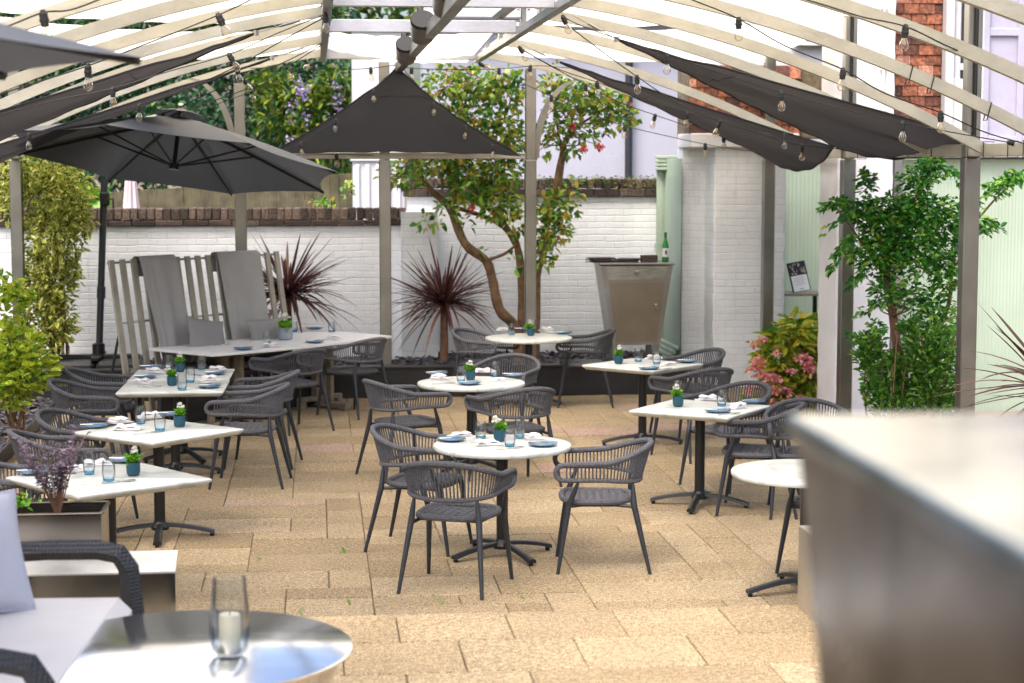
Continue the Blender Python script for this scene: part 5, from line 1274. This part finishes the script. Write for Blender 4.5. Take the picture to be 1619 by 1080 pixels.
# low steel box on the terrace at right and the tall blurred counter
c1 = atz(1261, 957, .45); c2 = atz(1290, 985, .45); zz = aty(1261, 831, c1.y).z
lb_ = empty('steel_box', (c1.x, c1.y, .45), 0, 'low brushed steel box at the terrace edge behind the tall counter', 'box')
dn_ = (c2 - c1).normalized(); q = [(0, 0), (1.6, .0), (1.6 + dn_.x * 1.2, dn_.y * 1.2), (dn_.x * 1.2, dn_.y * 1.2)]
b = MB(); b.prism(q[::-1], 0, zz - .45); b.build('case', steel('pale_box_steel', (.6, .56, .5), .4), lb_, False)
ZC = 2.26
painted_refl = steel('stained_steel', (.20, .175, .16), .22, (1, 1, 1)); n = painted_refl.node_tree.nodes; l = painted_refl.node_tree.links  # counter body: mottled reflections painted as dark and pale colour blotches
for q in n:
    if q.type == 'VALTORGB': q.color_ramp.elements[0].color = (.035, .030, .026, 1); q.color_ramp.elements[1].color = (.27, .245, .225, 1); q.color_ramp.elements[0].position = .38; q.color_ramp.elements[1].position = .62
    if q.type == 'TEX_NOISE': q.inputs['Distortion'].default_value = .8
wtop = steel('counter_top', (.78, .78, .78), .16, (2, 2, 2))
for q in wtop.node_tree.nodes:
    if q.type == 'VALTORGB': q.color_ramp.elements[0].color = (.15, .165, .14, 1); q.color_ramp.elements[1].color = (.42, .42, .36, 1); q.color_ramp.elements[0].position = .4; q.color_ramp.elements[1].position = .55  # yellowish and grey reflections painted into the worktop colour
k1 = atz(1243, 655, ZC); k2 = atz(1640, 884, ZC)
ct = empty('steel_counter', (k1.x, k1.y, .45), 0, 'tall blurred tapered steel counter filling the right foreground', 'counter')
e1 = k2 - k1; e2 = Vector((-e1.y, e1.x, 0)).normalized() * 1.3
if e2.x < 0: e2 = -e2
HC = ZC - .45; e1n = e1 * 1.4
def ringc(ins, z): 
    return [Vector((0, 0, 0)), e1n, e1n + e2, e2], ins, z
def quad(ins, z):
    u = e1n.normalized(); v = e2.normalized(); L1 = e1n.length; L2 = e2.length
    return [tuple(u * a + v * c + Vector((0, 0, z))) for a, c in ((ins, ins), (L1 - ins, ins), (L1 - ins, L2 - ins), (ins, L2 - ins))]
b = MB(); b.rings([quad(.16, 0)[::-1], quad(.012, HC - .03)[::-1]]); b.build('body', painted_refl, ct, False)
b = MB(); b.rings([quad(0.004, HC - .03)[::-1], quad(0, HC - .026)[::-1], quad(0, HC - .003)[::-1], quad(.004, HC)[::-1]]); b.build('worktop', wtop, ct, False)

# ================================================================ PLANTS
def blobpts(blobs, n_tot):
    """blobs: (px, py, Y, rx_px, ry_px, weight) -> random points in ellipsoids, with outward directions"""
    W = np.array([b_[5] for b_ in blobs], float); W /= W.sum(); P = []; D = []
    for k, (px, py, Y, rx, ry, w_) in enumerate(blobs):
        c = np.array(aty(px, py, Y)); sx = rx * Y / F_PX; sy = ry * Y / F_PX; m = int(n_tot * W[k])
        g = rng.normal(size=(m, 3)); g /= np.linalg.norm(g, axis=1, keepdims=True); rr = rng.random((m, 1)) ** .45
        P.append(c + g * rr * np.array([sx, sx, sy])); D.append(g * .8 + rng.normal(size=(m, 3)) * .7 + np.array([0, -.15, .05]))
    return np.concatenate(P), np.concatenate(D)
def branch(b, pts, Y, r0, r1, jit=.12, n=8):
    W3 = [aty(px, py, Y + (random.uniform(-jit, jit) if 0 < i else 0)) for i, (px, py) in enumerate(pts)]
    out = []
    for i in range(len(W3) - 1):
        for k in range(5):
            t = k / 5; p0, p1, p2, p3 = W3[max(i - 1, 0)], W3[i], W3[i + 1], W3[min(i + 2, len(W3) - 1)]
            out.append(.5 * ((2 * p1) + (p2 - p0) * t + (2 * p0 - 5 * p1 + 4 * p2 - p3) * t * t + (3 * p1 - p0 - 3 * p2 + p3) * t ** 3))
    out.append(W3[-1]); m = len(out); b.tube(out, [(r0 + (r1 - r0) * i / (m - 1)) * random.uniform(.92, 1.08) for i in range(m)], n); return out
def plant(name, px, py, Y, label, cat, group=None): p = aty(px, py, Y); return empty(name, tuple(p), 0, label, cat, group), p
def rel(P, p): return P - np.array(p)
def mrel(b, p): b.v = [(x - p.x, y - p.y, z - p.z) for x, y, z in b.v]; return b
# camellia
cm, p = plant('camellia_tree', 838, 560, 21.3, 'large camellia trained against the back wall with twisted trunks and red blooms', 'tree')
b = MB(); YT = 21.3
branch(b, [(822, 590), (815, 520), (790, 490), (778, 440), (768, 412), (735, 385), (712, 330), (700, 318)], YT, .062, .045, .08)
branch(b, [(700, 318), (672, 290), (660, 262), (645, 230)], YT, .042, .014)
branch(b, [(712, 330), (722, 280), (720, 230), (735, 170), (740, 120)], YT, .038, .008)
branch(b, [(826, 590), (826, 500), (824, 430), (816, 385), (800, 362), (772, 345), (720, 328)], YT + .1, .060, .022, .08)
branch(b, [(816, 385), (790, 345), (762, 320), (745, 285), (745, 240)], YT + .1, .042, .018)
branch(b, [(846, 590), (848, 480), (850, 430), (860, 400), (866, 350), (878, 290), (888, 240), (905, 190)], YT + .1, .055, .014, .08)
branch(b, [(866, 350), (882, 300), (892, 245), (900, 210), (945, 180), (985, 160)], YT + .15, .035, .008)
branch(b, [(888, 240), (880, 190), (878, 140), (890, 110)], YT, .016, .006)
branch(b, [(775, 410), (800, 400), (818, 385)], YT, .02, .014)
branch(b, [(672, 290), (640, 300), (610, 280)], YT, .014, .006); branch(b, [(745, 240), (790, 200), (810, 150)], YT, .02, .007); branch(b, [(740, 200), (690, 165), (672, 125)], YT, .018, .006)
for k in range(46):
    x0, y0 = random.choice([(720, 200), (745, 240), (735, 160), (888, 230), (900, 200), (878, 160), (860, 330), (700, 300), (810, 160), (780, 260), (940, 180)])
    branch(b, [(x0, y0), (x0 + random.gauss(0, 28), y0 - random.uniform(0, 40)), (x0 + random.gauss(0, 50), y0 - random.uniform(-10, 70))], YT, .010, .004, .25, 5)
mrel(b, p).build('trunk', M['bark'], cm)
bl = [(640, 275, 21.2, 42, 26, 1.0), (700, 250, 21.1, 45, 30, 1.6), (740, 290, 21.1, 40, 34, 1.5), (790, 265, 21.1, 38, 34, 1.6), (700, 130, 21.2, 40, 26, 1.0), (750, 135, 21.2, 42, 30, 1.2), (800, 140, 21.2, 34, 34, 1.1), (740, 190, 21.2, 48, 34, 1.4), (800, 210, 21.2, 36, 40, 1.3), (690, 190, 21.3, 26, 24, .35),
      (680, 350, 21.1, 26, 14, .5), (705, 330, 21.1, 22, 16, .5), (790, 320, 21.1, 34, 30, 1.2), (815, 350, 21.1, 22, 26, .8), (870, 130, 21.3, 26, 26, .7), (905, 150, 21.2, 40, 30, 1.3), (950, 160, 21.2, 38, 30, 1.2), (985, 180, 21.2, 26, 26, .8), (880, 195, 21.2, 30, 30, .9), (930, 205, 21.3, 34, 20, .7), (860, 235, 21.3, 22, 16, .4), (905, 235, 21.3, 18, 22, .4),
      (880, 330, 21.1, 34, 28, 1.3), (905, 300, 21.2, 18, 18, .5), (870, 370, 21.1, 32, 24, 1.1), (860, 405, 21.1, 20, 22, .7), (815, 420, 21.1, 10, 24, .25), (755, 395, 21.2, 18, 10, .18), (960, 195, 21.2, 30, 16, .4), (735, 350, 21.2, 24, 14, .3)]
bl = [(a, c, Y, rx, ry, w_ * rx * ry / 900) for a, c, Y, rx, ry, w_ in bl]
P, D = blobpts(bl, 4700)
keep = rng.random(len(P)) > .10; P, D = P[keep], D[keep]
leaf_mesh('crown', rel(P, p), D, rng.uniform(.065, .115, len(P)), .58, M['camellia'], cm, shape=(.4, .75))
P = []; D = []
for px, py in [(923, 235), (948, 233), (905, 200), (745, 328)]:
    c = aty(px, py, 21.0)
    P = []; D = []
    for k in range(26): P.append(tuple(c + Vector((random.gauss(0, .014), random.gauss(0, .014), random.gauss(0, .014))))); D.append(tuple(rng.normal(size=3)))
    leaf_mesh('bloom', rel(np.array(P), p), D, .045, .9, M['red'], cm)
# cordylines
def cordyline(px, py, Y, n_, L_, label, bias=(0, 0, .5), trunk=.25, seed=1, wid=.02, stiff=1.0, mt_='cordy'):
    rd = random.Random(seed); c = aty(px, py, Y); r = empty('cordyline', tuple(c), 0, label, 'plant', 'burgundy cordylines'); b = MB(); V = []; Fc = []; tn = []; ed = []
    for i in range(n_):
        a = rd.uniform(0, 6.283); el = math.asin(max(-.6, min(.999, rd.triangular(-.45, 1.0, .45)))); d = Vector((math.cos(a) * math.cos(el), math.sin(a) * math.cos(el), math.sin(el))) + Vector(bias) * .3; d.normalize()
        L0 = L_ * rd.uniform(.45, 1.05); droop = rd.uniform(.1, .9) ** 1.3 * (1 - abs(d.z)) * L0 / stiff; s_ = d.cross(Vector((0, 0, 1))).normalized() if abs(d.z) < .99 else Vector((1, 0, 0))
        s_ = (s_ + Vector((0, 0, rd.uniform(-.3, .3)))).normalized(); nseg = 7; k0 = len(V); tone = rd.random(); p0 = Vector((0, 0, rd.uniform(-.05, .06)))
        for k in range(nseg + 1):
            t = k / nseg; p_ = p0 + d * L0 * t - Vector((0, 0, 1)) * droop * t * t; w_ = wid * (.5 + 1.6 * t) * (1 - t) ** .7 if t < 1 else .0004
            w_ = max(.0008, min(wid, w_)); u_ = s_.cross(d).normalized() * w_ * .35
            V += [tuple(p_ - s_ * w_ + u_), tuple(p_), tuple(p_ + s_ * w_ + u_)]; tn += [tone] * 3; ed += [1, 0, 1]
        for k in range(nseg):
            q = k0 + k * 3; Fc += [(q, q + 1, q + 4, q + 3), (q + 1, q + 2, q + 5, q + 4)]
    me = bpy.data.meshes.new('blades'); me.from_pydata(V, [], Fc); me.attributes.new('tone', 'FLOAT', 'POINT').data.foreach_set('value', np.array(tn, np.float32)); me.materials.append(M[mt_])
    o = bpy.data.objects.new('blades', me); COL.objects.link(o); o.parent = r
    b.tube([(0, 0, -trunk), (.0, 0, -trunk * .4), (0, 0, .03)], [.05, .045, .04], 10); b.build('trunk', M['bark2'], r); return r
cordyline(455, 468, 20.9, 190, .92, 'burgundy cordyline fanning out behind the right end of the bench', (.35, 0, .35), .55, 3, .021)
cordyline(702, 482, 20.95, 200, .90, 'burgundy cordyline in the slate bed between two posts', (0, 0, .25), .62, 8, .019)
cordyline(1668, 622, 11.6, 90, .85, 'burgundy cordyline reaching in from the right edge above the counter', (-.2, 0, .1), 1.1, 5, .020, 1.6)
# variegated column shrub
vs_, p = plant('variegated_shrub', 92, 560, 20.95, 'tall yellow variegated shrub at the left beside the white wall', 'shrub')
b = MB()
for k in range(9): branch(b, [(90 + random.gauss(0, 8), 560), (88 + random.gauss(0, 12), 450), (85 + random.gauss(0, 22), 340), (85 + random.gauss(0, 28), 260)], 20.95, .02, .008, .1, 6)
mrel(b, p).build('trunk', M['bark'], vs_)
P, D = blobpts([(70, 275, 20.9, 56, 38, 2.2), (98, 305, 20.8, 50, 42, 2.2), (85, 370, 20.85, 50, 54, 2.8), (76, 440, 20.9, 46, 52, 2.5), (80, 510, 20.9, 42, 50, 2.1), (22, 300, 21.0, 36, 50, 1.3), (122, 345, 20.8, 26, 34, .8), (112, 430, 20.85, 20, 24, .3)], 5200)
D = D + rng.normal(size=D.shape) * .8 + np.array([0, -.3, .25])
leaf_mesh('crown', rel(P, p), D, rng.uniform(.055, .105, len(P)), .46, M['varieg'], vs_)
# aucuba (spotted laurel) nearer at left
au, p = plant('spotted_laurel', 20, 690, 16.2, 'yellow green spotted laurel bush at the left edge above the slate chips', 'shrub')
b = MB()
for k in range(7): branch(b, [(25 + random.gauss(0, 10), 700), (30 + random.gauss(0, 20), 610), (20 + random.gauss(0, 35), 520)], 16.2, .014, .006, .1, 6)
mrel(b, p).build('trunk', M['bark'], au)
P, D = blobpts([(5, 470, 16.2, 34, 36, 1.2), (20, 560, 16.1, 46, 44, 2.4), (50, 590, 16.0, 36, 34, 1.4), (10, 620, 16.1, 40, 36, 1.4), (-20, 540, 16.4, 40, 90, 2)], 850)
D[:, 2] = np.abs(D[:, 2]) * .5
leaf_mesh('crown', rel(P, p), D, rng.uniform(.10, .19, len(P)), .42, M['aucuba'], au)
bf, p = plant('copper_hedge', -10, 330, 21.6, 'reddish brown clipped hedge at the far left edge', 'hedge')
P, D = blobpts([(0, 285, 21.5, 26, 40, 1)], 500); leaf_mesh('foliage', rel(P, p), D, .06, .6, leafmat('copper_leaf', [(0, (.10, .05, .03)), (1, (.30, .17, .09))]), bf)
lwll = empty('clad_fence', (-4.7, 16, 0), label='pale blue green clad fence at the far left behind the shrubs', cat='fence')
b = MB(); b.M = Matrix.Translation((4.7, -16, 0)); corrugated(b, 10, 22, -4.7, 0, 1.95, .12, .012, 'Y'); b.build('boards', M['green'], lwll)
# tall shrub right
ts, p = plant('tall_shrub', 1440, 690, 16.4, 'tall bright green leafy shrub between the two big right posts', 'shrub')
b = MB()
branch(b, [(1438, 700), (1425, 600), (1412, 500), (1402, 440), (1415, 380), (1440, 330), (1460, 290), (1475, 250)], 16.3, .055, .01)
branch(b, [(1434, 700), (1432, 600), (1420, 540), (1405, 480), (1395, 410), (1380, 350)], 16.4, .035, .01)
branch(b, [(1442, 700), (1440, 620), (1470, 550), (1500, 480), (1510, 400), (1560, 330), (1600, 290)], 16.5, .035, .006); branch(b, [(1402, 440), (1360, 380), (1320, 325)], 16.3, .018, .005)
for k in range(30):
    x0, y0 = random.choice([(1412, 500), (1405, 430), (1430, 350), (1470, 550), (1505, 430), (1390, 380)]); branch(b, [(x0, y0), (x0 + random.gauss(0, 14), y0 - random.uniform(10, 40)), (x0 + random.gauss(0, 24), y0 - random.uniform(30, 70))], 16.3, .009, .003, .2, 5)
mrel(b, p).build('trunk', M['bark2'], ts)
bl = [(1400, 340, 16.2, 50, 34, 2), (1445, 330, 16.2, 44, 36, 2), (1490, 350, 16.3, 36, 44, 2), (1360, 335, 16.2, 30, 20, .8), (1325, 322, 16.1, 20, 9, .3), (1380, 400, 16.2, 40, 36, 1.7), (1440, 400, 16.2, 46, 40, 2), (1495, 420, 16.3, 32, 50, 1.8), (1370, 290, 16.2, 14, 18, .3), (1455, 280, 16.2, 36, 20, 1), (1472, 255, 16.2, 18, 20, .5), (1480, 500, 16.4, 34, 44, 1.3), (1400, 460, 16.2, 26, 30, .7), (1445, 470, 16.3, 30, 30, .8), (1540, 350, 16.5, 20, 26, .35), (1575, 300, 16.5, 24, 14, .35), (1600, 285, 16.5, 20, 10, .25), (1558, 360, 16.5, 16, 14, .2), (1345, 400, 16.1, 16, 10, .12), (1385, 520, 16.2, 16, 14, .2), (1510, 560, 16.4, 24, 40, .8), (1445, 540, 16.5, 24, 20, .4)]
bl += [(1430, 600, 16.35, 40, 50, 1.6), (1490, 640, 16.35, 34, 40, 1.2), (1385, 590, 16.3, 22, 34, .8), (1420, 370, 16.25, 60, 50, 2.0)]
P, D = blobpts(bl, 7600); D[:, 2] *= .4
SP = []; SD = []
for px, py, dx_, dy_ in [(1340, 320, -42, 4), (1350, 335, -46, 26), (1372, 300, -8, -34), (1350, 370, -34, 30), (1372, 430, -30, 12), (1390, 480, -36, 14), (1455, 262, 20, -24), (1480, 262, 34, 8), (1540, 320, 50, -40), (1560, 300, 58, -26), (1545, 345, 40, 10), (1500, 270, 26, 16), (1400, 520, -30, 20), (1365, 545, -20, -22), (1590, 270, 22, 0), (1330, 400, -18, 22)]:
    for k in range(34):
        t = random.random(); c = aty(px + dx_ * t + random.gauss(0, 2.5), py + dy_ * t + 8 * t * t + random.gauss(0, 3), 16.15 + .25 * math.sin(px)); SP.append(tuple(c)); SD.append((dx_ / 30 + random.gauss(0, .7), random.gauss(0, .5), -dy_ / 40 + random.gauss(0, .6) - .2))
P = np.concatenate([P, np.array(SP)]); D = np.concatenate([D, np.array(SD)])
leaf_mesh('crown', rel(P, p), D, rng.uniform(.038, .085, len(P)), .5, M['shrubleaf'], ts, shape=(.4, .75))
lr, p = plant('laurel_bush', 1440, 690, 15.9, 'low glossy laurel bush at the foot of the tall shrub', 'shrub')
b = MB()
for k in range(12): x0 = random.uniform(1370, 1500); branch(b, [(x0, 690), (x0 + random.gauss(0, 10), 600), (x0 + random.gauss(0, 15), 530)], 15.9, .012, .005, .1, 5)
mrel(b, p).build('trunk', M['bark'], lr)
P, D = blobpts([(1375, 560, 15.9, 26, 40, 1.2), (1390, 620, 15.9, 26, 40, 1), (1470, 560, 15.9, 44, 50, 2.4), (1480, 620, 15.9, 40, 44, 2), (1440, 520, 15.9, 20, 18, .4), (1412, 590, 16.0, 22, 40, .7), (1415, 650, 15.9, 40, 30, 1)], 3600)
D[:, 2] = np.abs(D[:, 2]) + .3
leaf_mesh('crown', rel(P, p), D, rng.uniform(.05, .09, len(P)), .36, M['laurel'], lr)
# rhododendron
rh, p = plant('rhododendron', 1245, 690, 19.4, 'rhododendron with pink and cream blooms beside the white brick pillar', 'shrub')
b = MB()
for k in range(9): branch(b, [(1245 + random.gauss(0, 8), 690), (1245 + random.gauss(0, 20), 620), (1245 + random.gauss(0, 36), 550)], 19.4, .016, .006, .1, 6)
mrel(b, p).build('trunk', M['bark'], rh)
P, D = blobpts([(1255, 532, 19.4, 38, 26, 1.5), (1235, 580, 19.4, 40, 30, 1.8), (1270, 600, 19.4, 34, 50, 2), (1225, 630, 19.3, 36, 30, 1.4), (1280, 560, 19.5, 26, 40, 1), (1245, 660, 19.3, 50, 28, 1.5), (1210, 560, 19.4, 16, 20, .3), (1195, 640, 19.3, 22, 22, .5), (1262, 508, 19.45, 18, 10, .3), (1222, 536, 19.4, 14, 12, .2), (1290, 520, 19.5, 12, 16, .25)], 1700)
D[:, 2] = D[:, 2] * .4
leaf_mesh('crown', rel(P, p), D, rng.uniform(.10, .20, len(P)), .34, M['rhodo'], rh)
P = []; D = []; L = []
for px, py, rr in [(1270, 572, .085), (1224, 603, .07), (1205, 598, .06), (1196, 612, .05), (1252, 590, .04), (1222, 642, .03), (1240, 622, .06), (1215, 624, .07), (1190, 588, .055), (1280, 586, .06), (1200, 575, .06), (1228, 560, .03), (1205, 538, .025), (1192, 544, .022), (1265, 632, .035), (1250, 640, .04), (1184, 620, .04)]:
    c = aty(px, py, 19.05); P = []; D = []; L = []
    for k in range(int(900 * rr)):
        g = rng.normal(size=3); g /= np.linalg.norm(g); g[2] = abs(g[2]) * .8 if random.random() < .8 else g[2]; P.append(tuple(np.array(c) + g * rr * random.uniform(.6, 1))); D.append(tuple(g + rng.normal(size=3) * .5)); L.append(random.uniform(.03, .05))
    leaf_mesh('bloom', rel(np.array(P), p), D, L, .75, M['pink'], rh, shape=(.5, .85))
# background greenery
def mass(name, blobs, n_, size, matl, label, cat, wid=.55, group=None, tr=.0):
    px, py, Y = blobs[0][:3]; r, p = plant(name, px, 330, Y, label, cat, group); P, D = blobpts(blobs, n_); leaf_mesh('crown', rel(P, p), D, rng.uniform(size * .6, size * 1.3, len(P)), wid, matl, r)
    b = MB()
    for k in range(5): branch(b, [(px + random.gauss(0, 6), 420), (px + random.gauss(0, 14), 330), (px + random.gauss(0, 20), blobs[0][1])], Y + .3 + tr, .06 if tr else .01, .02 if tr else .004, .1, 6)
    mrel(b, p).build('trunk', M['bark'], r); return r
mass('evergreen_tree', [(x, y, 30 + random.uniform(-.5, .8), 62, 50, 1) for x in range(20, 560, 70) for y in (20, 100, 180, 260)], 15000, .13, M['hedge'], 'dense dark evergreen trees massed beyond the timber fence', 'tree', tr=1.0)
mass('bay_tree', [(x, y, 31, 80, 60, 1) for x in range(-60, 760, 110) for y in (-60, 20)], 5000, .18, M['wisteria'], 'bright yellow green tree tops seen between the roof beams', 'tree', tr=1.0)
ws = mass('wisteria', [(470, 180, 28.5, 70, 46, 2), (530, 150, 28.4, 40, 40, 1.4), (500, 230, 28.4, 60, 34, 1.6), (430, 140, 28.5, 46, 30, 1), (540, 210, 28.4, 30, 40, .8), (545, 290, 28.2, 24, 24, .3)], 2600, .15, M['wisteria'], 'wisteria with lilac flower trails behind the left of the gable sail', 'climber', .4)
P = []; D = []; L = []
for k in range(12):
    c = aty(random.uniform(440, 558), random.uniform(110, 215), 28.0) - ws.location
    for q in range(26): t = random.random(); P.append((c.x + random.gauss(0, .05 * (1 - t * .7)), c.y + random.gauss(0, .05), c.z - .32 * t)); D.append(tuple(rng.normal(size=3))); L.append(.05)
leaf_mesh('flower_trail', P, D, L, .8, M['purple'], ws)
fg = mass('fig_bush', [(150, 310, 22.6, 20, 14, 1), (130, 320, 22.6, 16, 12, 1)], 60, .17, M['potleaf'], 'bright green young leaves peeping over the left wall', 'shrub', .8)
cl = mass('climbing_rose', [(505, 318, 22.3, 16, 6, 1), (550, 300, 22.3, 12, 16, 1), (520, 322, 22.3, 14, 5, .8)], 90, .07, M['camellia'], 'small leafy shoots rising above the brick coping', 'climber', .6)
